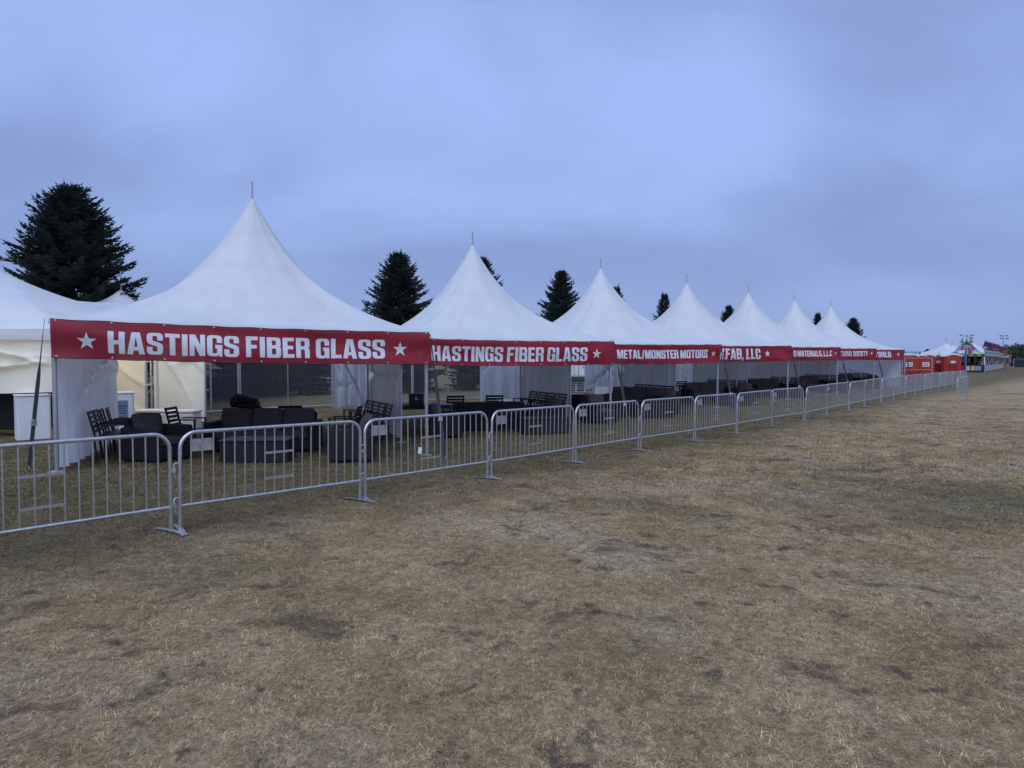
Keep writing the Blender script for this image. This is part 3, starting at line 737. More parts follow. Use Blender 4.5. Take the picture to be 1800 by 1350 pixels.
def work_lamp():
    o = Vector((-11.9, 18.3, 2.30))
    t = empty('work_lamp', o, 0, 'hanging warm work lamp glowing behind the nearest tent', 'lamp')
    MB().tube([(0, 0, .22), (0, 0, .6)], .006, 6).build('cable', M_BLACKM, t)
    MB().lathe([(.03, .24), (.06, .18), (.15, .06), (.16, .05)], 20).build('shade', M_BLACKM, t)
    m = bpy.data.materials.new('lit_bulb'); m.use_nodes = True; b = m.node_tree.nodes['Principled BSDF']
    b.inputs['Emission Color'].default_value = (1, .82, .5, 1); b.inputs['Emission Strength'].default_value = 8
    MB().lathe([(0, -.02), (.035, 0), (.05, .05), (.035, .10), (.02, .15)], 14).build('bulb', m, t)
    l = bpy.data.lights.new('work_lamp_light', 'POINT'); l.energy = 75; l.color = (1.0, .87, .64); l.shadow_soft_size = .1
    lo = bpy.data.objects.new('work_lamp_light', l); COL.objects.link(lo); lo.parent = t; lo.location = (0, 0, -.08)
work_lamp()

def bar_counter(loc, rz, label, poster):
    t = empty('bar_counter', loc, rz, label, 'counter', 'white folding bar counters')
    MB().rbox((0, -.02, .53), (.72 if poster else .62, .03, 1.04), .008).build('front_panel', M_WPAINT, t)
    for s in (-1, 1): MB().rbox((s * .37 if poster else s * .32, .21, .53), (.03, .44, 1.04), .008).build('side_panel', M_WPAINT, t)
    MB().rbox((0, .19, 1.07), (.80 if poster else .70, .50, .035), .01).build('top', M_WPAINT, t)
    if poster:
        p = MB().rbox((.02, -.039, .62), (.46, .006, .52), .002).build('poster', M_SKYB, t)
        y = -.0435
        fl = lambda u, v: Vector((.02 + u, y, .62 + v))
        # heading as far as it can be read, then lines of small print
        k = .30 / text_width('T STABLE'); print_text('T STABLE', -.19, .10, .175, .05, fl, M_REDINK, p)
        print_shape('star', STAR, .16, .2, .05, .05, fl, M_INK, p, 9)
        m = MB()
        for i in range(9):
            z = .12 - i * .038 - (.02 if i > 2 else 0) - (.03 if i > 5 else 0); w = .14 + .22 * random.random()
            m.add([fl(.2 - w, z), fl(.2, z), fl(.2, z + .018), fl(.2 - w, z + .018)], [(0, 1, 2, 3)])
        m.build('small_print', M_INK, p)['kind'] = 'stuff'
    return t
bar_counter(gp(-11.42, 16.0), R(43), 'white bar counter standing under the rolled-up cream wall at far left', False)
bar_counter(gp(-10.2, 17.3), R(32), 'white bar counter with a printed notice behind the nearest tent', True)
# black covered trolley under the far-left tent
def trolley(loc, rz, w, label):
    t = empty('catering_trolley', loc, rz, label, 'trolley', 'black trolleys under the left tent')
    MB().rbox((0, 0, .62), (w, .6, .92), .03).build('cabinet', M_BLACKT, t)
    MB().rbox((0, 0, 1.10), (w + .06, .66, .04), .012).build('top', M_BLACKM, t)
    for sx in (-1, 1):
        for sy in (-1, 1): MB().lathe([(0, -.025), (.06, -.025), (.06, .025), (0, .025)], 12).build('caster', M_RUBBER, t, (sx * (w / 2 - .1), sy * .22, .075)).rotation_euler = (0, R(90), 0)
trolley(gp(-12.95, 17.1), R(-3), 1.35, 'black catering trolley on casters beside the far-left white counter')
trolley(gp(-14.5, 17.0), R(4), 1.2, 'black catering trolley at the picture edge under the cream wall')
trolley(gp(-13.0, 19.0), R(0), 2.4, 'long black box added to darken the inside of the left tent')  # added dark block standing in for the shade inside the tent

def cooler(loc, rz, label, w=.82):
    t = empty('ice_chest', loc, rz, label, 'cooler', 'ivory ice chests by the cream wall')
    MB().rbox((0, 0, .24), (w, .44, .44), .04).build('tub', M_COOLER, t)
    l = MB().rbox((0, 0, .505), (w + .03, .47, .085), .03).build('lid', M_COOLER, t)
    MB().tube([(-.16, -.25, .38), (-.14, -.27, .2), (.14, -.27, .2), (.16, -.25, .38)], .012, 6).build('handle', M_WPLAS, t)
    MB().rbox((.27, -.232, .40), (.13, .02, .05), .006).build('latch', M_WPLAS, t)
cooler(gp(-9.98, 18.7), R(2), 'ivory ice chest, left one, below the laced gap of the cream wall')
cooler(gp(-9.12, 18.6), R(-3), 'ivory ice chest, right one, with a white tag on its front')

# ------------------------------------------------------------------ furniture
def make_chair():
    t = empty('slat_chair', (0, 0, 0), 0, 'x', 'chair')
    leg = MB().box((0, 0, .22), (.035, .03, .44)).mesh('leg')
    for sx in (-1, 1):
        part(MB().box((0, 0, .33), (.035, .032, .66)).mesh('leg') if sx == -2 else leg, 'leg', M_BLACKM, t, (sx * .26, .22, 0), (R(-6), 0, 0))
        l = part(leg, 'leg', M_BLACKM, t, (sx * .26, -.24, 0))
        MB().box((sx * .26, -.24, .545), (.035, .03, .21)).box((sx * .26, -.01, .655), (.05, .52, .025)).build('armrest', M_BLACKM, t)
        M = Matrix.Rotation(R(-14), 3, 'X')
        MB().box((sx * .235, .30, .66), (.035, .03, .50), M).build('back_post', M_BLACKM, t)
    sl = MB().box((0, 0, 0), (.46, .062, .016)).mesh('seat_slat')
    for i in range(6): part(sl, 'seat_slat', M_BLACKM, t, (0, -.22 + i * .083, .44))
    bs = MB().box((0, 0, 0), (.45, .014, .055), Matrix.Rotation(R(-14), 3, 'X')).mesh('back_slat')
    for i in range(5): part(bs, 'back_slat', M_BLACKM, t, (0, .27 + i * .020, .545 + i * .082))
    MB().box((0, -.24, .425), (.50, .025, .03)).box((0, .22, .425), (.50, .025, .03)).build('seat_rail', M_BLACKM, t)
    return t
CH = {'chair': make_chair()}
def make_wicker_chair(cush):
    t = empty('wicker_armchair', (0, 0, 0), 0, 'x', 'armchair')
    MB().rbox((0, .0, .17), (.80, .78, .22), .02).build('base', M_WICKER, t)
    for s in (-1, 1): MB().rbox((s * .37, -.01, .34), (.13, .80, .58), .035).build('arm', M_WICKER, t)
    MB().rbox((0, .35, .42), (.62, .12, .72), .035, Matrix.Rotation(R(-8), 3, 'X')).build('back', M_WICKER, t)
    MB().rbox((0, -.05, .36), (.58, .66, .13), .10, puff=.025).build('seat_cushion', cush, t)
    MB().rbox((.03, .22, .62), (.56, .15, .46), .10, Matrix.Rotation(R(-17), 3, 'X') @ Matrix.Rotation(R(4), 3, 'Y'), puff=.05).build('back_cushion', cush, t)
    f = MB().box((0, 0, .03), (.06, .06, .06)).mesh('foot')
    for sx in (-1, 1):
        for sy in (-1, 1): part(f, 'foot', M_BLACKM, t, (sx * .34, sy * .33, 0))
    return t
def make_sofa(cush):
    t = empty('wicker_sofa', (0, 0, 0), 0, 'x', 'sofa')
    MB().rbox((0, 0, .17), (2.1, .78, .22), .02).build('base', M_WICKER, t)
    for s in (-1, 1): MB().rbox((s * 1.03, -.01, .34), (.14, .80, .58), .035).build('arm', M_WICKER, t)
    MB().rbox((0, .36, .42), (1.95, .12, .74), .035, Matrix.Rotation(R(-8), 3, 'X')).build('back', M_WICKER, t)
    for i in (-1, 0, 1):
        MB().rbox((i * .64, -.05, .36), (.63, .66, .14), .08, puff=.025).build('seat_cushion', cush, t)
        MB().rbox((i * .64, .21, .63), (.62, .16, .48), .10, Matrix.Rotation(R(-15), 3, 'X') @ Matrix.Rotation(R(random.uniform(-4, 4)), 3, 'Y'), puff=.05).build('back_cushion', cush, t)
    f = MB().box((0, 0, .03), (.06, .06, .06)).mesh('foot')
    for sx in (-1, 1):
        for sy in (-1, 1): part(f, 'foot', M_BLACKM, t, (sx * .97, sy * .33, 0))
    return t
def make_coffee():
    t = empty('wicker_coffee_table', (0, 0, 0), 0, 'x', 'coffee table')
    MB().rbox((0, 0, .21), (1.18, .60, .38), .02).build('skirt', M_WICKER, t)
    MB().rbox((0, 0, .415), (1.22, .64, .03), .008).build('tabletop', M_TTOP, t)
    f = MB().box((0, 0, .015), (.06, .06, .03)).mesh('foot')
    for sx in (-1, 1):
        for sy in (-1, 1): part(f, 'foot', M_BLACKM, t, (sx * .54, sy * .25, 0))
    return t
def make_table():
    t = empty('dining_table', (0, 0, 0), 0, 'x', 'table')
    MB().rbox((0, 0, .735), (1.5, .85, .03), .008).build('tabletop', M_TTOP, t)
    MB().box((0, -.36, .68), (1.36, .025, .08)).box((0, .36, .68), (1.36, .025, .08)).box((.67, 0, .68), (.025, .7, .08)).box((-.67, 0, .68), (.025, .7, .08)).build('apron', M_BLACKM, t)
    l = MB().box((0, 0, .36), (.055, .055, .72)).mesh('leg')
    for sx in (-1, 1):
        for sy in (-1, 1): part(l, 'leg', M_BLACKM, t, (sx * .69, sy * .37, 0))
    return t
def make_draped():
    t = empty('draped_table', (0, 0, 0), 0, 'x', 'table')
    m = MB(); n = 120
    V = []; F = []
    for j in range(5):
        f = j / 4
        for i in range(n):
            a = i / n * 4; k = int(a); q = a - k; w, d = .93, .39
            p = [(-w + 2 * w * q, -d), (w, -d + 2 * d * q), (w - 2 * w * q, d), (-w, d - 2 * d * q)][k]
            g = 1 + f * (.02 + .022 * math.sin(i * 1.05)); V.append((p[0] * g, p[1] * (1 + f * (.05 + .05 * math.sin(i * 1.05))), .745 - f * .725))
    for j in range(4):
        for i in range(n): F.append((j * n + i, (j + 1) * n + i, (j + 1) * n + (i + 1) % n, j * n + (i + 1) % n))
    F.append(tuple(range(n)))
    m.add(V, F, True).build('cloth', M_BLACKT, t)
    l = MB().box((0, 0, .35), (.04, .04, .70)).mesh('leg')
    for sx in (-1, 1):
        for sy in (-1, 1): part(l, 'leg', M_GALVD, t, (sx * .8, sy * .3, 0))
    return t
CH['arm'] = make_wicker_chair(M_CUSH); CH['armb'] = make_wicker_chair(M_CUSHB)
CH['sofa'] = make_sofa(M_CUSH); CH['sofab'] = make_sofa(M_CUSHB)
CH['coffee'] = make_coffee(); CH['table'] = make_table(); CH['drape'] = make_draped()
USED = set(); bpy.context.view_layer.update()
def put(kind, x, y, deg, label, group):
    z = ground_z(x, y); src = CH[kind]
    if kind not in KIDS.get('_', ()) and kind not in USED:
        USED.add(kind); KIDS[src.name] = [(ch, list(ch.children)) for ch in src.children]
        src.location = (x, y, z); src.rotation_euler = (0, 0, R(deg)); src['label'] = label; src['group'] = group; return src
    return copy_thing(src, (x, y, z), R(deg), label, group)
GC = 'black slatted patio chairs'; GA = 'wicker lounge armchairs'; GS = 'wicker sofas'; GT = 'wicker coffee tables'; GD = 'dark dining tables'; GB = 'tables under black cloths'
# nearest tent
for i, (x, y) in enumerate(((-7.20, 12.1), (-7.43, 12.6), (-7.64, 13.13), (-7.84, 13.65))):
    put('chair', x, y, 112 + i * 2, f'black slatted patio chair, {ORD[i]} from the front along the nearest tent\'s left wall', GC)
put('arm', -6.42, 12.1, 74, 'wicker armchair with leaning charcoal cushion at the nearest tent\'s front left', GA)
put('sofa', -5.13, 13.9, 3, 'three-cushion wicker sofa facing out of the nearest tent', GS)
put('coffee', -4.62, 12.2, 4, 'wicker coffee table in front of the nearest tent\'s sofa', GT)
put('arm', -2.95, 12.45, -80, 'wicker armchair on its own at the nearest tent\'s front right', GA)
put('chair', -6.72, 13.9, 92, 'black slatted patio chair standing alone left of the nearest sofa', GC)
put('chair', -3.65, 14.5, -88, 'black slatted patio chair standing alone right of the nearest sofa', GC)
put('table', -5.72, 15.9, 4, 'dark dining table behind the nearest tent\'s sofa', GD)
put('chair', -5.78, 15.05, 184, 'black slatted patio chair behind the sofa, beside the black gear bag', GC)
put('chair', -4.92, 15.1, 186, 'black slatted patio chair behind the sofa\'s right-hand cushion', GC)
def gear_bag():
    o = Vector((-6.28, 15.75, ground_z(-6.28, 15.75) + .752))
    t = empty('gear_bag', o, R(8), 'bulky black gear bag with red end lying on the nearest tent\'s table', 'bag')
    t.scale = (.95, .95, .85)
    V = []; F = []; n = 20; m = 12
    for j in range(m + 1):
        x = -.36 + .72 * j / m; e = math.sqrt(max(0, 1 - (2 * j / m - 1) ** 4)) * .9 + .1
        for i in range(n):
            a = 2 * math.pi * i / n; r = e * (1 + .10 * math.sin(3 * a + j) + .06 * math.sin(7 * a - j * 1.3))
            V.append((x, .22 * r * math.cos(a), max(0.0, .17 + .19 * r * math.sin(a) + .06 * math.sin(j * .5))))
    for j in range(m):
        for i in range(n): F.append((j * n + i, j * n + (i + 1) % n, (j + 1) * n + (i + 1) % n, (j + 1) * n + i))
    F += [tuple(range(n))[::-1], tuple(range(m * n, m * n + n))]
    MB().add(V, F, True).build('shell', M_BLACKT, t)
    MB().tube([(-.2, -.2, .2), (-.12, -.25, .36), (.12, -.25, .36), (.2, -.2, .2)], .014, 6).build('strap', M_STRAP, t)
    MB().rbox((.335, -.13, .14), (.05, .07, .17), .02).build('end_patch', M_REDD, t)
gear_bag()
for i in range(4):
    p = in_tent(0, 5.62 - .03 * i, 2.55 + i * .58); put('chair', p.x, p.y, -66 + i * 3, f'black slatted patio chair, {ORD[i]} from the front along the nearest tent\'s right side', GC)
# the other tents: much the same set, differently arranged
for k in range(1, 7):
    tn = TN[k]; J = random.Random(300 + k); Wd = TENTS[k][0]
    for i in range(4 if k != 4 else 3):
        p = in_tent(k, Wd - .58 - .04 * i, 2.5 + i * .60); put('chair', p.x, p.y, -64 + J.uniform(-5, 5), f'black slatted patio chair, {ORD[i]} from the front along the {tn} tent\'s right side', GC)
    p = in_tent(k, Wd - 1.35, 1.35); put('armb' if k in (2, 3) else 'arm', p.x, p.y, -60 + J.uniform(-14, 14), f'wicker armchair nearest the right front leg of the {tn} tent', GA)
    p = in_tent(k, 2.9, 2.5)
    if k == 1:
        p = in_tent(k, 3.0, 2.0); put('drape', p.x, p.y, 14, 'long table under a black cloth in the middle of the second tent', GB)
        p = in_tent(k, 2.4, 3.3); put('chair', p.x, p.y, 196, 'black slatted patio chair, left one behind the second tent\'s black table', GC)
        p = in_tent(k, 3.55, 3.0); put('chair', p.x, p.y, 188, 'black slatted patio chair, right one behind the second tent\'s black table', GC)
        p = in_tent(k, 3.9, .35); put('coffee', p.x, p.y, 18, 'wicker coffee table at the front of the second tent', GT)
        p = in_tent(k, 1.35, .85); put('arm', p.x, p.y, 100, 'wicker armchair behind the nearest tent\'s guy strap, second tent', GA)
        p = in_tent(k, 1.1, 2.1); put('table', p.x, p.y, 20, 'dark dining table at the left of the second tent, carrying a navy box', GD)
    elif k == 2:
        put('sofab', p.x + 1.1, p.y + .6, -30, 'three-cushion taupe wicker sofa turned to the left in the third tent', GS)
        p = in_tent(k, 1.9, 1.3); put('drape', p.x, p.y, 20, 'table under a black cloth at the left of the third tent', GB)
        p = in_tent(k, 3.4, .4); put('coffee', p.x, p.y, 18, 'wicker coffee table at the front of the third tent', GT)
        p = in_tent(k, 1.0, -.1); put('arm', p.x, p.y, 30, 'wicker armchair beside the second tent\'s right front leg, third tent', GA)
    else:
        kind = 'sofab' if k in (3, 5) else 'sofa'
        p = in_tent(k, 3.3, 2.2 + J.uniform(-.3, .3)); put(kind, p.x, p.y, 20 + J.uniform(-12, 12), f'three-cushion wicker sofa in the middle of the {tn} tent', GS)
        p = in_tent(k, 3.6, .7); put('coffee', p.x, p.y, 22 + J.uniform(-8, 8), f'wicker coffee table before the sofa of the {tn} tent', GT)
        p = in_tent(k, 2.0, 4.4); put('drape', p.x, p.y, 24, f'table under a black cloth at the back of the {tn} tent', GB)
        p = in_tent(k, 2.9, 3.6); put('chair', p.x, p.y, 200 + J.uniform(-9, 9), f'black slatted patio chair between sofa and back table of the {tn} tent', GC)
def navy_box():
    p = in_tent(1, .95, 2.05, .752)
    t = empty('navy_box', p, R(12), 'small navy box with white marks on the second tent\'s dining table', 'box')
    MB().rbox((0, 0, .13), (.38, .26, .26), .012).build('body', M_NAVY, t)
    MB().rbox((0, 0, .272), (.40, .28, .03), .008).build('lid', M_NAVY, t)
    m = MB()
    for i in range(5): m.box((-.03 + .03 * (i % 3), -.1325, .15 + .04 * (i // 3)), (.018, .003, .03))
    m.build('white_marks', M_PRINT, t)['kind'] = 'stuff'
navy_box()

# ------------------------------------------------------------------ crowd barriers
BL_ = 2.25
def make_barrier():
    t = empty('crowd_barrier', (0, 0, 0), 0, 'x', 'barrier')
    L, H, rc = BL_, 1.05, .17; pts = [(-L / 2, 0, .012)]
    for i in range(9): a = math.pi - i / 8 * math.pi / 2; pts.append((-L / 2 + rc + rc * math.cos(a), 0, H - rc + rc * math.sin(a)))
    for i in range(9): a = math.pi / 2 - i / 8 * math.pi / 2; pts.append((L / 2 - rc + rc * math.cos(a), 0, H - rc + rc * math.sin(a)))
    pts.append((L / 2, 0, .012))
    MB().tube(pts, .0195, 12).build('frame', M_GALV, t)
    MB().tube([(-L / 2, 0, .27), (L / 2, 0, .27)], .0165, 10).build('bottom_rail', M_GALV, t)
    n = 18; x0 = -L / 2 + .115; dxb = (L - .23) / (n - 1)
    bar = MB().tube([(0, 0, .27), (0, 0, 1.045)], .0082, 8, cap=False).mesh('bar')
    barS = MB().tube([(0, 0, .27), (0, 0, 1.02)], .0082, 8, cap=False).mesh('bar')
    for i in range(n): part(barS if i in (0, n - 1) else bar, 'bar', M_GALV, t, (x0 + i * dxb, 0, 0))
    for z in (.75, .45): MB().box((x0 + 8.5 * dxb, 0, z), (3 * dxb, .012, .026)).build('rung', M_GALV, t)
    MB().box((x0 + 1.0 * dxb, .012, .905), (2 * dxb + .01, .004, .135)).build('name_plate', M_GALV, t)
    for s in (-1, 1):
        m = MB(); V = []; nseg = 8
        for i in range(nseg + 1):
            f = i / nseg * 2 - 1; V += [(-.029, f * .27, .024 - .012 * abs(f)), (.029, f * .27, .024 - .012 * abs(f)), (.029, f * .27, .031 - .012 * abs(f)), (-.029, f * .27, .031 - .012 * abs(f))]
        F = [(i * 4 + j, i * 4 + (j + 1) % 4, (i + 1) * 4 + (j + 1) % 4, (i + 1) * 4 + j) for i in range(nseg) for j in range(4)] + [(3, 2, 1, 0), tuple(nseg * 4 + j for j in range(4))]
        f_ = m.add(V, F).build('foot', M_GALV, t); f_.location = (s * (L / 2), 0, 0); f_.rotation_euler = (0, 0, R(12 * s))
        MB().tube([(0, 0, .01), (0, 0, .17)], .0225, 10).build('sleeve', M_GALV, f_)
    for z in (.73, .36):
        MB().tube([(-L / 2, 0, z), (-L / 2 - .05, -.004, z), (-L / 2 - .062, -.004, z - .015), (-L / 2 - .062, -.004, z - .12), (-L / 2 - .045, -.006, z - .16)], .007, 6).build('hook', M_GALV, t)
        MB().box((L / 2 + .03, -.004, z - .075), (.045, .03, .045)).build('hook_eye', M_GALV, t)
    return t
BAR = make_barrier(); bpy.context.view_layer.update()
PXO = [-226.0, -590, -255, -34, 111, 221, 322, 394.5, 459, 514, 556, 591, 620.5, 648, 671, 690, 708, 723, 736, 749, 760, 772, 785, 797]
pts = [Vector((-5.16, 5.34, 0))]
for k in range(23):
    y = 7.08 + 1.726 * k; pts.append(Vector((PXO[k + 1] / 1180.0 * y, y, 0)))
# even the spacing out along the walked line
line = [pts[0]]
for p in pts[1:]:
    d = (p - line[-1]).normalized(); line.append(line[-1] + d * 2.34)
KIDS[BAR.name] = [(ch, list(ch.children)) for ch in BAR.children]
KINK = [0, .3, -.6, .5, -.4, .8, -.5, .3, -1.6, 1.9, -1.5, 1.2, -.8, .8, -.4, .5, -.6, .7, -.5, .4, 0, 0, 0, 0]
def set_barrier(o, a, b, lab, dev=0.0):
    za, zb = ground_z(a.x, a.y), ground_z(b.x, b.y); c = (a + b) / 2; d = b - a
    o.location = (c.x, c.y, (za + zb) / 2); o.rotation_euler = (R(dev * 1.1), -math.atan2(zb - za, d.length), math.atan2(d.y, d.x) + R(dev)); o['label'] = lab; o['group'] = 'galvanised crowd barriers'
for i in range(23):
    lab = 'galvanised crowd barrier cut by the left edge, first of the line' if i == 0 else f'galvanised crowd barrier, {ORD[i]} of the line counted from the left' if i < 22 else 'galvanised crowd barrier at the far end of the line'
    o = BAR if i == 0 else copy_thing(BAR, (0, 0, 0), 0, lab)
    set_barrier(o, line[i], line[i + 1], lab, KINK[i])
o = copy_thing(BAR, (0, 0, 0), 0, 'x'); set_barrier(o, Vector((18.98, 28.6, 0)), Vector((20.6, 30.3, 0)), 'galvanised crowd barrier standing alone out on the field, off the line')
# small leftovers tied to the barriers
def paper_tag():
    q = line[2].lerp(line[3], .42); o = MB().sheet(lambda u, v: (.05 * (u - .5) + .012 * v, .012 * math.sin(3 * u), .09 * (v - .5) - .015 * u), 4, 5).build('paper_tag', M_PAPER, None, (q.x - .02, q.y - .03, ground_z(q.x, q.y) + .58))
    tag(o, 'torn white paper tag tied to a bar of the third barrier', 'tag')
paper_tag()
def tape(p, z, label):
    o = MB().tube([(0, 0, 0), (.03, -.04, .02), (.0, -.06, -.02), (.05, -.05, -.07), (.08, -.08, -.04)], .011, 5).build('tape_scrap', M_YEL, None, (p.x, p.y, ground_z(p.x, p.y) + z))
    tag(o, label, 'tape')
tape(line[8], .78, 'scrap of yellow tape knotted round a barrier post mid-line')
tape(Vector((18.9, 28.6, 0)), .72, 'scrap of yellow tape on the lone barrier out on the field')

# ------------------------------------------------------------------ chain-link fence
def chain_fence():
    A = Vector((-7.0, 26.2, 0)); d = Vector((.80, .60, 0)); PL = 3.5; Hh = 1.83
    n0, n1 = -3, 9
    fab = MB(); sp = .075; h = Hh - .16
    for sgn in (1, -1):
        x = -h
        while x < PL:
            a, b = max(0, x), min(PL, x + h)
            if b > a + .02:
                za, zb = (a - x), (b - x)
                if sgn < 0: za, zb = h - za, h - zb
                fab.tube([(a, .006 * sgn, .1 + za), (b, .006 * sgn, .1 + zb)], .0022, 3, cap=False)
            x += sp
    fme = fab.mesh('mesh_wire'); fme.materials.append(M_GALVD)
    post = MB().tube([(0, 0, -.02), (0, 0, Hh + .03)], .03, 10).mesh('post'); thin = MB().tube([(0, 0, .1), (0, 0, Hh - .03)], .018, 8).mesh('mid_post')
    rail = MB().tube([(0, 0, 0), (PL, 0, 0)], .02, 8).mesh('rail'); foot = MB().rbox((0, 0, .02), (.12, .8, .03), .008).mesh('foot')
    ang = math.atan2(d.y, d.x)
    for i in range(n0, n1):
        p = A + d * PL * i; z = ground_z(p.x, p.y)
        where = 'behind the nearest tent' if i < 1 else 'behind the second tent' if i < 4 else 'behind the farther tents'
        nth = ORD[i - n0]
        t = empty('chain_link_panel', (p.x, p.y, z), ang, f'galvanised chain-link fence panel {where}, {nth} from the left of the run', 'fence', 'chain-link panels behind the tents')
        w = part(fme, 'mesh_wire', None, t); w['kind'] = 'stuff'
        part(post, 'post', M_GALV, t, (.035, 0, 0)); part(post, 'post', M_GALV, t, (PL - .035, 0, 0)); part(thin, 'mid_post', M_GALV, t, (PL / 2, 0, 0))
        part(rail, 'rail', M_GALV, t, (0, 0, Hh)); part(rail, 'rail', M_GALV, t, (0, 0, .1)); part(foot, 'foot', M_GALVD, t, (.02, 0, 0))
chain_fence()

# ------------------------------------------------------------------ things behind the fence
def dumpster():
    t = empty('waste_bin', gp(-13.4, 31.0), R(6), 'navy blue waste container behind the fence left of the big shrub-like spruce', 'bin')
    t['label'] = 'navy blue waste container behind the chain-link fence'
    m = MB(); V = [(-.95, -.55, .12), (.95, -.55, .12), (.95, .55, .12), (-.95, .55, .12), (-1.05, -.75, 1.0), (1.05, -.75, 1.0), (1.05, .75, 1.15), (-1.05, .75, 1.15)]
    m.add(V, [(0, 3, 2, 1), (0, 1, 5, 4), (1, 2, 6, 5), (2, 3, 7, 6), (3, 0, 4, 7)]).build('tub', M_NAVY, t)
    MB().rbox((0, 0, 1.10), (2.12, 1.56, .05), .015, Matrix.Rotation(R(5.7), 3, 'X')).build('lid', M_BLACKM, t)
    for s in (-1, 1): MB().box((s * 1.06, -.1, .75), (.10, .9, .12)).build('lift_pocket', M_NAVY, t)
    MB().box((-.45, -.655, .45), (.18, .01, .10), Matrix.Rotation(R(12), 3, 'X')).build('sticker', M_PAPER, t)
dumpster()
def camper():
    t = empty('parked_camper', gp(-15.6, 58.0), R(-8), 'pale grey camper parked far behind the fence', 'camper')
    MB().rbox((0, 0, 1.75), (4.6, 2.2, 2.3), .12).build('body', M_GREYROOF, t)
    MB().rbox((2.7, 0, 1.1), (1.0, 2.0, 1.2), .15).build('cab', M_WPAINT, t)
    for x in (-1.4, .1, 1.4): MB().box((x, -1.108, 2.0), (.9, .02, .55)).build('window', M_GLASSD, t)
    for x in (-1.5, 2.4):
        w = MB().lathe([(0, -.1), (.3, -.1), (.36, -.06), (.36, .06), (.3, .1), (0, .1)], 20).build('wheel', M_RUBBER, t, (x, -1.0, .36)); w.rotation_euler = (R(90), 0, 0)
        MB().box((x, -.55, .55), (1.0, .5, .2)).build('wheel_arch', M_BLACKM, t)
camper()
def box_trailer():
    t = empty('box_trailer', gp(3.5, 36.5), R(-6), 'white box truck seen from behind through the second tent', 'truck')
    MB().rbox((0, 2.2, 2.05), (2.15, 4.4, 2.4), .04).build('box', M_WPAINT, t)
    for s in (-1, 1):
        dr = MB().rbox((s * .52, -.02, 2.05), (.98, .04, 2.26), .01).build('door', M_WPAINT, t)
        MB().tube([(s * .12, -.06, .95), (s * .12, -.06, 3.15)], .02, 8).build('lock_rod', M_GALVD, dr)
        MB().tube([(s * .85, -.055, 1.95), (s * .45, -.075, 1.95), (s * .40, -.075, 1.88), (s * .38, -.075, 1.35)], .016, 6).build('handle', M_BLACKM, dr)
        MB().box((s * .75, -.06, .78), (.14, .03, .08)).build('tail_lamp', M_YEL, t)
        w = MB().lathe([(0, -.11), (.22, -.11), (.24, -.09), (.36, -.10), (.39, -.06), (.39, .06), (.36, .1), (0, .1)], 24).build('wheel', M_RUBBER, t, (s * .93, .9, .39)); w.rotation_euler = (0, R(90), 0)
        MB().lathe([(0, -.02), (.2, -.02), (.2, .02), (0, .02)], 16).build('rim', M_WPAINT, w, (0, 0, -.1 * s))
    MB().box((0, 1.8, .74), (1.7, 4.2, .22)).box((0, -.02, .74), (2.1, .05, .16)).build('chassis', M_BLACKM, t)
    m = MB()
    for x in (-.9, -.45, 0, .45, .9): m.box((x, -1.25, .36), (.05, 2.2, .05), Matrix.Rotation(R(12), 3, 'X'))
    for y in (-2.2, -1.7, -1.2, -.7, -.3): m.box((0, y, .36 + (y + 1.25) * .2126), (1.9, .05, .04), Matrix.Rotation(R(12), 3, 'X'))
    r = m.build('loading_ramp', M_ALU, t); r['kind'] = 'stuff'
box_trailer()

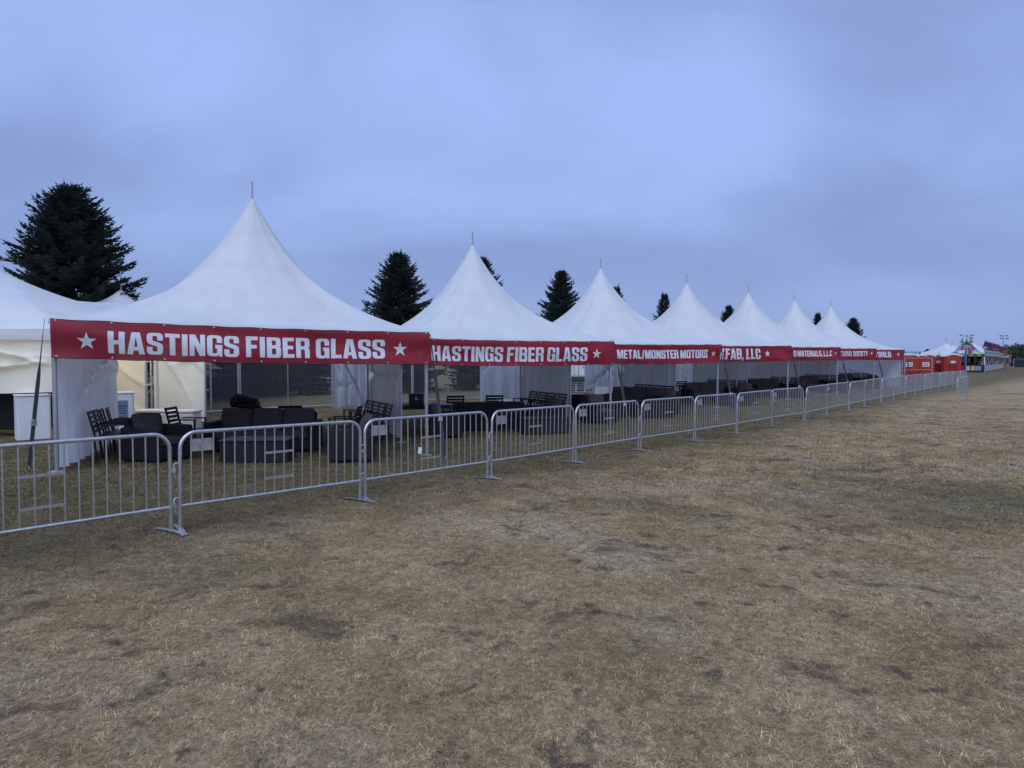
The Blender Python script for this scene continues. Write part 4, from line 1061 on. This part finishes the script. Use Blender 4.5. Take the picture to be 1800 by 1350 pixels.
# ------------------------------------------------------------------ spruces
def spruce_mesh(seed, H, rad, nb, detail, shape=1.0, low=0.01, rough=1.0):
    """spruce crown: tiers of limbs, each fledged with many thin needle twigs that turn up at the tips"""
    g = np.random.default_rng(seed); P = []; D = []; Ln = []; Wd = []
    def tw(p, d, L, w): P.append(p); D.append(d); Ln.append(L); Wd.append(w)
    up = np.array([0, 0, 1.0])
    for i in range(nb):
        f = (i + g.uniform(0, 1)) / nb; f = f ** 1.12; h = H * (low + (.975 - low) * f)
        prof = (1 - f) ** (.80 * shape) * (0.72 + .28 * min(1, f * 5)) + .02
        L = rad * prof * g.uniform(1 - .36 * rough, 1 + .14 * rough) + .10; az = i * 2.39996 + g.uniform(-.5, .5)
        el0 = -.22 + .62 * f + g.uniform(-.14, .14); hd = np.array([math.cos(az), math.sin(az), 0.0]); side = np.array([-hd[1], hd[0], 0])
        p = np.array([0, 0, h]); steps = max(3, int(L / .20))
        for k in range(steps):
            t = (k + 1) / steps; el = el0 + .38 * t * t
            q = p; p = p + (hd * math.cos(el) + up * math.sin(el)) * (L / steps)
            if t < .25 and L > 1.2: continue
            ln = .34 * (1.1 - .45 * t) * (.55 + .45 * min(1, L / 1.5))
            tw(p, hd + up * (.30 + .6 * f), ln * 1.15, .026)
            for s_ in (-1, 1):
                for r in range(detail):
                    o = q + (p - q) * g.random(); d = hd * g.uniform(.35, 1.0) + side * s_ * g.uniform(.4, 1.3) + up * g.uniform(-.30, .60)
                    l = ln * g.uniform(.6, 1.3) * (1 + .9 * (1 - t)); tw(o, d, l, .024)
                    dn = d / np.linalg.norm(d)
                    tw(o + dn * l * .45, d + side * s_ * -.9 + up * .3, l * .5, .020)
                    tw(o + dn * l * .35, d + hd * .9 + up * .2, l * .55, .020)
    for i in range(12):
        a = g.uniform(0, 6.28); tw(np.array([.10 * math.cos(a), .10 * math.sin(a), H * g.uniform(.90, .985)]), np.array([.30 * math.cos(a), .30 * math.sin(a), 1]), .50 * g.uniform(.6, 1.1), .024)
    P = np.array(P); D = np.array(D); D /= np.linalg.norm(D, axis=1)[:, None]; Ln = np.array(Ln)[:, None]; Wd = np.array(Wd)[:, None]
    A = np.cross(D, up + .01); A /= np.linalg.norm(A, axis=1)[:, None]; B = np.cross(A, D); th = g.uniform(0, 3.14, (len(P), 1))
    VV = []
    for ph in (0, 1.57):
        S = (A * np.cos(th + ph) + B * np.sin(th + ph)) * Wd
        VV.append(np.stack([P - S * .5, P + D * Ln * .45 - S, P + D * Ln, P + D * Ln * .35 + S], 1))
    V = np.concatenate(VV).reshape(-1, 3); F = np.arange(len(V)).reshape(-1, 4)
    me = bpy.data.meshes.new('crown'); me.vertices.add(len(V)); me.vertices.foreach_set('co', V.ravel())
    me.loops.add(len(V)); me.loops.foreach_set('vertex_index', F.ravel()); me.polygons.add(len(F)); me.polygons.foreach_set('loop_start', np.arange(0, len(V), 4)); me.polygons.foreach_set('loop_total', np.full(len(F), 4))
    me.update(calc_edges=True); me.validate(); me.materials.append(M_NEEDLE); return me
SP = [spruce_mesh(1, 9.15, 3.75, 620, 4, .74, .01, .8), spruce_mesh(2, 7.5, 2.75, 400, 3, .74, .01, .7), spruce_mesh(3, 7.5, 2.7, 330, 3, .9, .01, .9), spruce_mesh(4, 7.5, 2.3, 240, 3, .95)]
def spruce(px, depth, variant, sc, rz, label, wsc=1.0):
    x = px / 1180.0 * depth
    t = empty('spruce_tree', gp(x, depth), rz, label, 'tree', 'dark spruces behind the tents')
    H = (9.2, 7.5, 7.5, 7.5)[variant]
    part(SP[variant], 'crown', None, t, (0, 0, .15), (0, 0, 0), (sc * wsc, sc * wsc, sc))
    MB().tube([(0, 0, -.1), (.02, 0, H * sc * .5), (0, .02, H * sc * .97)], .19 * sc, 10, r2=.02).build('trunk', M_BARK, t)
spruce(-770, 29.0, 0, 1.0, .3, 'largest dark spruce, rising at far left above the twin-peaked tent')
spruce(-450, 33.5, 1, .74, 1.1, 'low broad spruce seen under the nearest tent, behind the left fence post', 1.35)
spruce(-372, 35.0, 2, .74, 2.9, 'low broad spruce seen under the nearest tent, right of the thin fence post', 1.35)
spruce(-199, 37.0, 1, 1.0, 2.0, 'dark spruce rising between the first and second tent peaks')
spruce(-52, 40.0, 2, 1.03, .5, 'dark spruce half hidden behind the second tent\'s peak')
spruce(87, 44.0, 2, 1.0, 3.1, 'dark spruce just left of the third tent\'s peak')
spruce(183, 54.0, 3, 1.0, .9, 'dark spruce half hidden behind the third tent\'s right slope')
spruce(267, 58.0, 3, .98, 4.0, 'small dark spruce just left of the fourth tent\'s peak')
spruce(380, 70.0, 1, .97, 2.6, 'dark tree tip just left of the fifth tent\'s peak', .7)
spruce(510, 80.0, 2, .95, 5.0, 'dark tree tip behind the sixth tent\'s right slope', .8)
spruce(536, 80.0, 3, .96, .2, 'dark tree tip just left of the seventh tent\'s peak')
spruce(598, 92.0, 1, .98, 1.6, 'dark spruce right of the seventh tent\'s peak', .85)

# ------------------------------------------------------------------ portable toilets
def make_toilet():
    t = empty('portable_toilet', (0, 0, 0), 0, 'x', 'toilet')
    MB().rbox((0, 0, 1.06), (1.10, 1.10, 1.98), .035).build('cabin', M_ORANGE, t)
    MB().box((0, 0, .045), (1.16, 1.16, .09)).build('skid', M_BLACKM, t)
    V = []; F = []; n = 16
    for y in (-.60, .60):
        for i in range(n + 1):
            f = i / n * 2 - 1; V.append((f * .60, y, 2.06 + .20 * (1 - f * f)))
        for i in range(n + 1):
            f = i / n * 2 - 1; V.append((f * .60, y, 1.99 + .14 * (1 - f * f)))
    a, b, c, d = 0, n + 1, 2 * (n + 1), 3 * (n + 1)
    for i in range(n):
        F += [(a + i, a + i + 1, b + i + 1, b + i), (c + i + 1, c + i, d + i, d + i + 1), (a + i + 1, a + i, c + i, c + i + 1), (b + i, b + i + 1, d + i + 1, d + i)]
    F += [(a, b, d, c), (a + n, c + n, d + n, b + n)]
    MB().add(V, F).build('roof', M_WPLAS, t)
    dr = MB().rbox((0, -.565, 1.02), (.80, .04, 1.78), .012).build('door', M_ORANGE, t)
    for z in (.45, 1.2): MB().rbox((0, -.590, z), (.62, .012, .5), .004).build('door_panel', M_ORANGED, dr)
    MB().box((.33, -.60, 1.02), (.06, .03, .14)).build('handle', M_BLACKM, dr)
    pl = MB(); pl.add([(.17 * math.cos(q * .3927) , -.602, 1.62 + .09 * math.sin(q * .3927)) for q in range(16)], [tuple(range(16))]); pl.build('oval_plate', M_PAPER, dr)
    MB().box((0, -.6045, 1.62), (.2, .002, .035)).build('plate_lettering', M_BLUE, dr)
    bp = MB().rbox((.0, .557, 1.45), (.42, .014, .30), .004).build('rear_notice', M_PAPER, t)
    MB().box((0, .566, 1.52), (.34, .003, .07)).box((0, .566, 1.40), (.30, .003, .09)).build('notice_print', M_SKYB, bp)['kind'] = 'stuff'
    for z in (.45, .85, 1.15): MB().box((0, .556, z), (.95, .02, .025)).build('rib', M_ORANGED, t)
    MB().box((.56, 0, 1.45), (.012, .22, .42)).build('side_notice', M_PAPER, t)
    MB().tube([(.35, .35, 2.0), (.35, .35, 2.32)], .05, 10).build('vent_pipe', M_BLACKM, t)
    return t
TO = make_toilet(); bpy.context.view_layer.update(); KIDS[TO.name] = [(ch, list(ch.children)) for ch in TO.children]
TL = [(696, 48.0, 156, 'red portable toilet beside the last tent, mostly hidden by its banner'), (724, 48.6, 160, 'red portable toilet with a square notice on its back'),
      (744, 51.6, -12, 'red portable toilet half hidden behind the one with the oval plate'), (771, 50.0, -20, 'red portable toilet with a white oval plate, rightmost of the group'),
      (558, 50.5, 0, 'red portable toilet glimpsed through the gap behind the sixth tent')]
for i, (px, dp, rz, lab) in enumerate(TL):
    loc = gp(px / 1180 * dp, dp); 
    if i == 0: TO.location = loc; TO.rotation_euler = (0, 0, R(rz)); TO['label'] = lab; TO['group'] = 'red portable toilets'
    else: copy_thing(TO, loc, R(rz), lab, 'red portable toilets')
def pipe_rail():
    a, b = gp(690 / 1180 * 46.5, 46.5), gp(738 / 1180 * 46.6, 46.6); o = a
    t = empty('pipe_railing', o, 0, 'thin metal pipe railing in front of the red toilets', 'railing')
    for z in (1.9, 1.1): rel(MB().tube([a + Vector((0, 0, z)), b + Vector((0, 0, z))], .02, 6), o).build('rail', M_GALVD, t)
    for f in (0, 1): p = a.lerp(b, f); rel(MB().tube([p, p + Vector((0, 0, 1.95))], .03, 8), o).build('post', M_ALU, t)
pipe_rail()

# ------------------------------------------------------------------ fairground far right
def FX(px, d): return px / 1180.0 * d
def ice_booth():
    d = 95.0; x = FX(798, d); o = gp(x, d)
    t = empty('ice_booth', o, R(-31), 'fair booth under a colourful printed three-peaked roof', 'stall')
    w = 2.05; ev = 2.55
    def roof(u, v, off=0.0):    # front slope: u across -1..1, v up 0..1
        k = (1 - .78 * v ** .75); return Vector((u * w * k, -w * (1 - v) * .98 - off, ev + 1.75 * v ** 1.15))
    m = MB()
    for rz in range(4):
        Mr = Matrix.Rotation(rz * math.pi / 2, 3, 'Z'); m.sheet(lambda u, v: Mr @ roof(u * 2 - 1, v), 16, 12)
    m.build('roof', M_SKYB, t)
    f = lambda u, v: roof(u, v, .05) + Vector((0, 0, .03))
    def patch(name, mtl, pts): print_shape(name, [pts], 0, 0, 1, 1, f, mtl, t, .2)
    patch('print_patch', M_REDINK, [(-.95, .02), (-.70, .05), (-.62, .16), (-.80, .20)])
    patch('print_patch', M_REDINK, [(-.72, .38), (-.30, .42), (-.34, .66), (-.60, .70)])
    patch('print_patch', M_REDINK, [(.02, .05), (.26, .02), (.42, .40), (.25, .66), (.05, .60)])
    patch('print_patch', M_REDINK, [(.46, .36), (.80, .42), (.60, .70), (.46, .62)])
    patch('print_patch', M_YEL, [(.42, .03), (.90, .02), (.80, .15), (.60, .24), (.46, .16)])
    patch('print_patch', M_GREEN, [(-.95, .78), (.95, .78), (.9, .97), (-.9, .97)])
    k = .60 / text_width('ICE'); 
    u = -.62
    for ch in 'ICE':
        print_shape('letter', GL[ch][1], u, .07, k, .24, lambda a, b: roof(a, b, .09) + Vector((0, 0, .05)), M_PRINT, t, .2); u += (GL[ch][0] + .08) * k
    MB().box((0, -w - .02, ev - .16), (2 * w, .04, .34)).build('fascia', M_GREEN, t)
    for i in range(9): MB().box((-w + .24 + i * .45, -w - .045, ev - .16), (.26, .02, .16)).build('fascia_lamp_panel', M_GREYW if i % 2 else M_NAVY, t)
    for sx in (-1, 0, 1): MB().lathe([(.26, 0), (.15, .22), (.04, .52), (0, .6)], 12).build('peak', M_GREEN, t, (sx * .55, 0, ev + 1.62))
    for sx in (-1, 1):
        for sy in (-1, 1): MB().box((sx * w * .97, sy * w * .97, ev / 2), (.10, .10, ev)).build('post', M_WPAINT, t)
    MB().box((0, -w, .55), (2 * w - .1, .10, 1.05)).build('counter', M_NAVY, t)
    for i, (a, b, c_) in enumerate(((-1.45, 1.0, M_SKYB), (-.55, .6, M_REDD), (.1, .45, M_GREYW), (.65, .4, M_YEL), (1.25, .7, M_SKYB))): MB().rbox((a, -w - .06, .6), (b, .03, .6), .01).build('counter_panel', c_, t)
    MB().box((0, .6, 1.2), (2 * w - .6, .12, 2.3)).build('back_wall', M_BLACKM, t)
    for i in range(4): MB().rbox((-1.1 + i * .7, -.2, 1.75), (.34, .34, .8), .08).build('machine', M_YELD, t)
ice_booth()
def feather_flag():
    d = 80.0; o = gp(FX(798, d), d)
    t = empty('feather_flag', o, R(5), 'tall blue feather flag in front of the colourful booth', 'flag')
    MB().tube([(0, 0, 0), (0, 0, 2.6), (-.10, 0, 3.5)], .025, 6).build('pole', M_ALU, t)
    m = MB(); m.sheet(lambda u, v: (-.32 * math.sin(math.pi * min(1, v * .92 + .10)) ** .6 * (1 - u) * .9 + .05 - .1 * v * v, .03 * math.sin(6 * v), 1.1 + 2.4 * v), 6, 16); m.build('cloth', M_BLUE, t)
feather_flag()
def stands():
    n = 7; A = Vector((FX(829, 93), 93, 0)); B = Vector((FX(869, 142), 142, 0)); rz = math.atan2(B.y - A.y, B.x - A.x); L = (B - A).length / n - .3
    for i in range(n):
        p = A.lerp(B, (i + .5) / n); o = gp(p.x, p.y); h = 2.35 if i < 4 else 2.2
        t = empty('game_stand', o, rz, f'grey game stand with lattice front and flags, {ORD[i]} of the fairground row', 'stall', 'game stands of the fairground row')
        MB().box((0, 0, h + .42), (L, .14, .80)).build('sign_board', M_GREYW, t)
        for z in (h + .85, h - .02): MB().box((0, -.09, z), (L + .05, .06, .08)).build('trim', M_GREYROOF, t)
        for s in range(3): MB().box(((s - 1) * L * .32, -.085, h + .42), (L * .22, .02, .26)).build('sign_panel', M_GREYROOF, t)
        for s in range(3): MB().box((-L / 2 + .05 + s * (L - .1) / 2, 0, h / 2), (.06, .06, h)).build('post', M_GREYW, t)
        for s in range(5): MB().box((-L / 2 + .05 + (s + .5) * (L - .1) / 5, 0, .55), (L / 5 - .3, .06, .85)).build('lower_panel', M_GREYW, t)
        MB().box((0, 1.1, 1.35), (L - .3, .2, .95)).build('prize_wall', M_GREEND if 1 <= i <= 4 else M_BLACKM, t)
        for s in range(8): MB().rbox((-L / 2 + .5 + s * (L - 1) / 7, .5 + .2 * (s % 2), 1.25 + .35 * (s % 3)), (.5, .4, .6), .1).build('prize', (M_REDINK, M_YEL, M_BLUE, M_GREEND, M_GREYW)[(s * 3 + i) % 5], t)
        for s in range(7): MB().add([(-L / 2 + (s + .1) * L / 7, -.14, h - .02), (-L / 2 + (s + .9) * L / 7, -.14, h - .02), (-L / 2 + (s + .5) * L / 7, -.14, h - .5)], [(0, 1, 2)]).build('pennant', (M_REDD, M_BLUE, M_YELD)[(s + i) % 3], t)
        MB().box((0, 1.3, h - .06), (L, 2.4, .1)).build('roof', M_GREYROOF, t)
        for s in range(3):
            x = (s - 1) * L * .33
            fp = MB().tube([(x, 0, h + .8), (x + .06, 0, h + 2.15)], .03, 5).build('flag_pole', M_GALVD, t)
            V = []; F = []
            for q, (rr, zz) in enumerate(((.02, 2.12), (.10, 1.85), (.16, 1.5), (.24, 1.15), (.27, .98), (.10, .92))):
                for w_ in range(6): a_ = w_ * 1.0472 + q * .3; k_ = rr * (1 + .35 * (w_ % 2)); V.append((x + k_ * math.cos(a_), k_ * math.sin(a_), h + zz))
            F = [(q * 6 + w_, q * 6 + (w_ + 1) % 6, q * 6 + 6 + (w_ + 1) % 6, q * 6 + 6 + w_) for q in range(5) for w_ in range(6)]
            MB().add(V, F).build('flag', M_NAVY if (s + i) % 3 else M_REDD, fp)
            MB().lathe([(.24, h + 1.22), (.31, h + 1.12), (.33, h + 1.04), (.30, h + .98)], 8, (x, 0, 0)).build('flag_stripe', M_REDD if (s + i) % 3 else M_GREYW, fp)
    t = empty('ticket_booth', gp(FX(870, 132), 132), R(-34), 'small pale orange booth at the right end of the fairground row', 'stall')
    MB().box((0, 0, .5), (.9, .9, 1.0)).build('counter', M_WOODP, t)
    MB().box((0, 0, 1.05), (1.1, 1.1, .08)).build('shelf', M_WOODP, t)
    for s in (-1, 1): MB().box((s * .45, -.45, 1.75), (.10, .10, 1.4)).build('post', M_GREYW, t)
    MB().box((0, 0, 2.55), (1.3, 1.3, .3)).build('roof', M_WOODP, t)
    MB().box((0, 0, 2.80), (1.1, 1.1, .18)).build('roof_cap', M_REDD, t)
stands()
def far_tents():
    for i, (px, d, w, h) in enumerate(((762, 105, 6.5, 1.9), (774, 128, 7, 2.1), (784, 146, 7, 2.1), (806, 138, 9, 3.1))):
        o = gp(FX(px, d), d); c = {'FL': Vector((-w / 2, -w / 2, 0)), 'FR': Vector((w / 2, -w / 2, 0)), 'BR': Vector((w / 2, w / 2, 0)), 'BL': Vector((-w / 2, w / 2, 0))}
        t = empty('fair_tent', o, R(15), ('white peaked tent just behind the red toilets', 'white tent tip, nearer of two, left of the colourful booth', 'white tent tip, farther of two, left of the colourful booth', 'white tent slope showing behind the right of the colourful booth')[i], 'tent', 'white tents in the far fairground')
        V, F, UV = canopy_mesh(c, 2.5, h, .25, 24, 10, 1.2); part(uv_mesh('canopy', V, F, UV, M_CANOPY), 'canopy', None, t)
        MB().tube([(0, 0, 0), (0, 0, 2.5 + h + .9)], .035, 6).build('centre_pole', M_GALVD, t)
        for q in c.values(): MB().tube([(q.x * .98, q.y * .98, 0), (q.x * .98, q.y * .98, 2.5)], .05, 8).build('leg', M_ALU, t)
far_tents()
def light_pole(px, d, h, heads, label):
    t = empty('light_pole', gp(FX(px, d), d), 0, label, 'light pole', 'fairground light poles')
    MB().tube([(0, 0, 0), (0, 0, h)], .11, 8, r2=.06).build('pole', M_GREYROOF, t)
    for (x, z) in heads:
        a = MB().tube([(0, 0, h + z), (x * .8, 0, h + z)], .04, 6).build('arm', M_GREYROOF, t)
        MB().rbox((x, -.1, h + z), (.5, .4, .30), .04).build('lamp_head', M_GREYROOF, t)
light_pole(791.5, 160, 7.6, ((-.55, 0),), 'single-headed light pole rising left above the colourful booth')
light_pole(797.5, 165, 7.5, ((0.05, .1),), 'bare thin light pole in the middle above the colourful booth')
light_pole(803, 160, 7.5, ((.55, .05), (.35, -.55)), 'two-headed light pole rising right above the colourful booth')
light_pole(862, 170, 7.8, ((-.7, 0), (.8, 0), (-.5, -.65), (.95, -.75)), 'floodlight mast with four heads behind the flagged stands')
def shed():
    t = empty('long_shed', gp(FX(704, 150), 150), R(2), 'long grey shed roof showing above the red toilets', 'building')
    MB().box((0, 0, 1.3), (11, 5, 2.6)).build('wall', M_GREYROOF, t)
    MB().add([(-5.7, -2.8, 2.5), (5.7, -2.8, 2.5), (5.7, 0, 3.6), (-5.7, 0, 3.6), (-5.7, 2.8, 2.5), (5.7, 2.8, 2.5)], [(0, 1, 2, 3), (3, 2, 5, 4), (0, 3, 4), (1, 5, 2)]).build('roof', M_GREYROOF, t)
    MB().box((-2, -2.53, 1.0), (1.0, .04, 2.0)).build('door', M_WPAINT, t)
shed()
def windscreen_fence():
    A, B = Vector((112, 150, 0)), Vector((150, 158, 0)); n = 10
    for i in range(n):
        a = A.lerp(B, i / n); b = A.lerp(B, (i + 1) / n); L = (b - a).length
        t = empty('screened_fence_panel', gp(a.x, a.y), math.atan2(b.y - a.y, b.x - a.x), f'black windscreen fence panel at far right, {ORD[i]} from the stands', 'fence', 'black screened fence at far right')
        MB().box((L / 2, 0, .95), (L - .04, .02, 1.78)).build('screen', M_FENCED, t)
        MB().tube([(0, 0, 1.92), (L, 0, 1.92)], .05, 6).build('rail', M_GALV, t)
        MB().tube([(0, -.05, 0), (0, -.05, 1.95)], .06, 8).build('post', M_GALV, t)
windscreen_fence()
def leaf_mass(name, blobs, n_per, size, seed):
    g = np.random.default_rng(seed); V = []; F = []
    for (x, y, z, rx, ry, rz) in blobs:
        n = int(n_per * (rx * rz) ** .6)
        d = g.normal(size=(n, 3)); d /= np.linalg.norm(d, axis=1)[:, None]; r = g.uniform(.55, 1.0, n)[:, None] ** .5
        lump = 1 + .22 * np.sin(5 * d[:, 0] + x)[:, None] * np.sin(4 * d[:, 2] + y)[:, None]
        P = np.array([x, y, z]) + d * r * lump * np.array([rx, ry, rz])
        for p in P:
            if p[2] < 0: continue
            a = g.normal(size=3); a /= np.linalg.norm(a); b = np.cross(a, g.normal(size=3)); b /= np.linalg.norm(b); s = size * g.uniform(.5, 1.2)
            i = len(V); V += [tuple(p - a * s), tuple(p + b * s * .6), tuple(p + a * s), tuple(p - b * s * .6)]; F.append((i, i + 1, i + 2, i + 3))
    me = bpy.data.meshes.new(name); me.from_pydata(V, [], F); me.materials.append(M_LEAFFAR); o = bpy.data.objects.new(name, me); COL.objects.link(o); return o
bl = []
g_ = random.Random(4)
for i in range(46):
    x = 118 + i * 3.3; y = 186 + g_.uniform(-5, 8) + i * .4; h = 2.6 + g_.uniform(-.4, .6) + min(2.2, i * .10)
    bl.append((x, y, h * .62, 3.4, 3.0, h * .9))
tag(leaf_mass('tree_belt', bl, 260, .42, 8), 'far belt of broadleaf trees beyond the black fence at right', 'trees', kind='stuff')
for i, (px, d, h) in enumerate(((732, 190, 4.4), (738, 200, 3.6), (758, 230, 3.2))):
    x = FX(px, d); o = leaf_mass('crown', [(0, 0, h * .62, h * .42, h * .4, h * .42)], 300, .34, 30 + i)
    t = empty('broadleaf_tree', gp(x, d), 0, ('small round tree showing above the red toilets', 'lower round tree right of the small tree above the toilets', 'lowest far tree left of the white fair tent')[i], 'tree', 'far round trees above the toilets')
    o.parent = t; MB().tube([(0, 0, -.1), (0, 0, h * .7)], .14, 8, r2=.05).build('trunk', M_BARK, t)
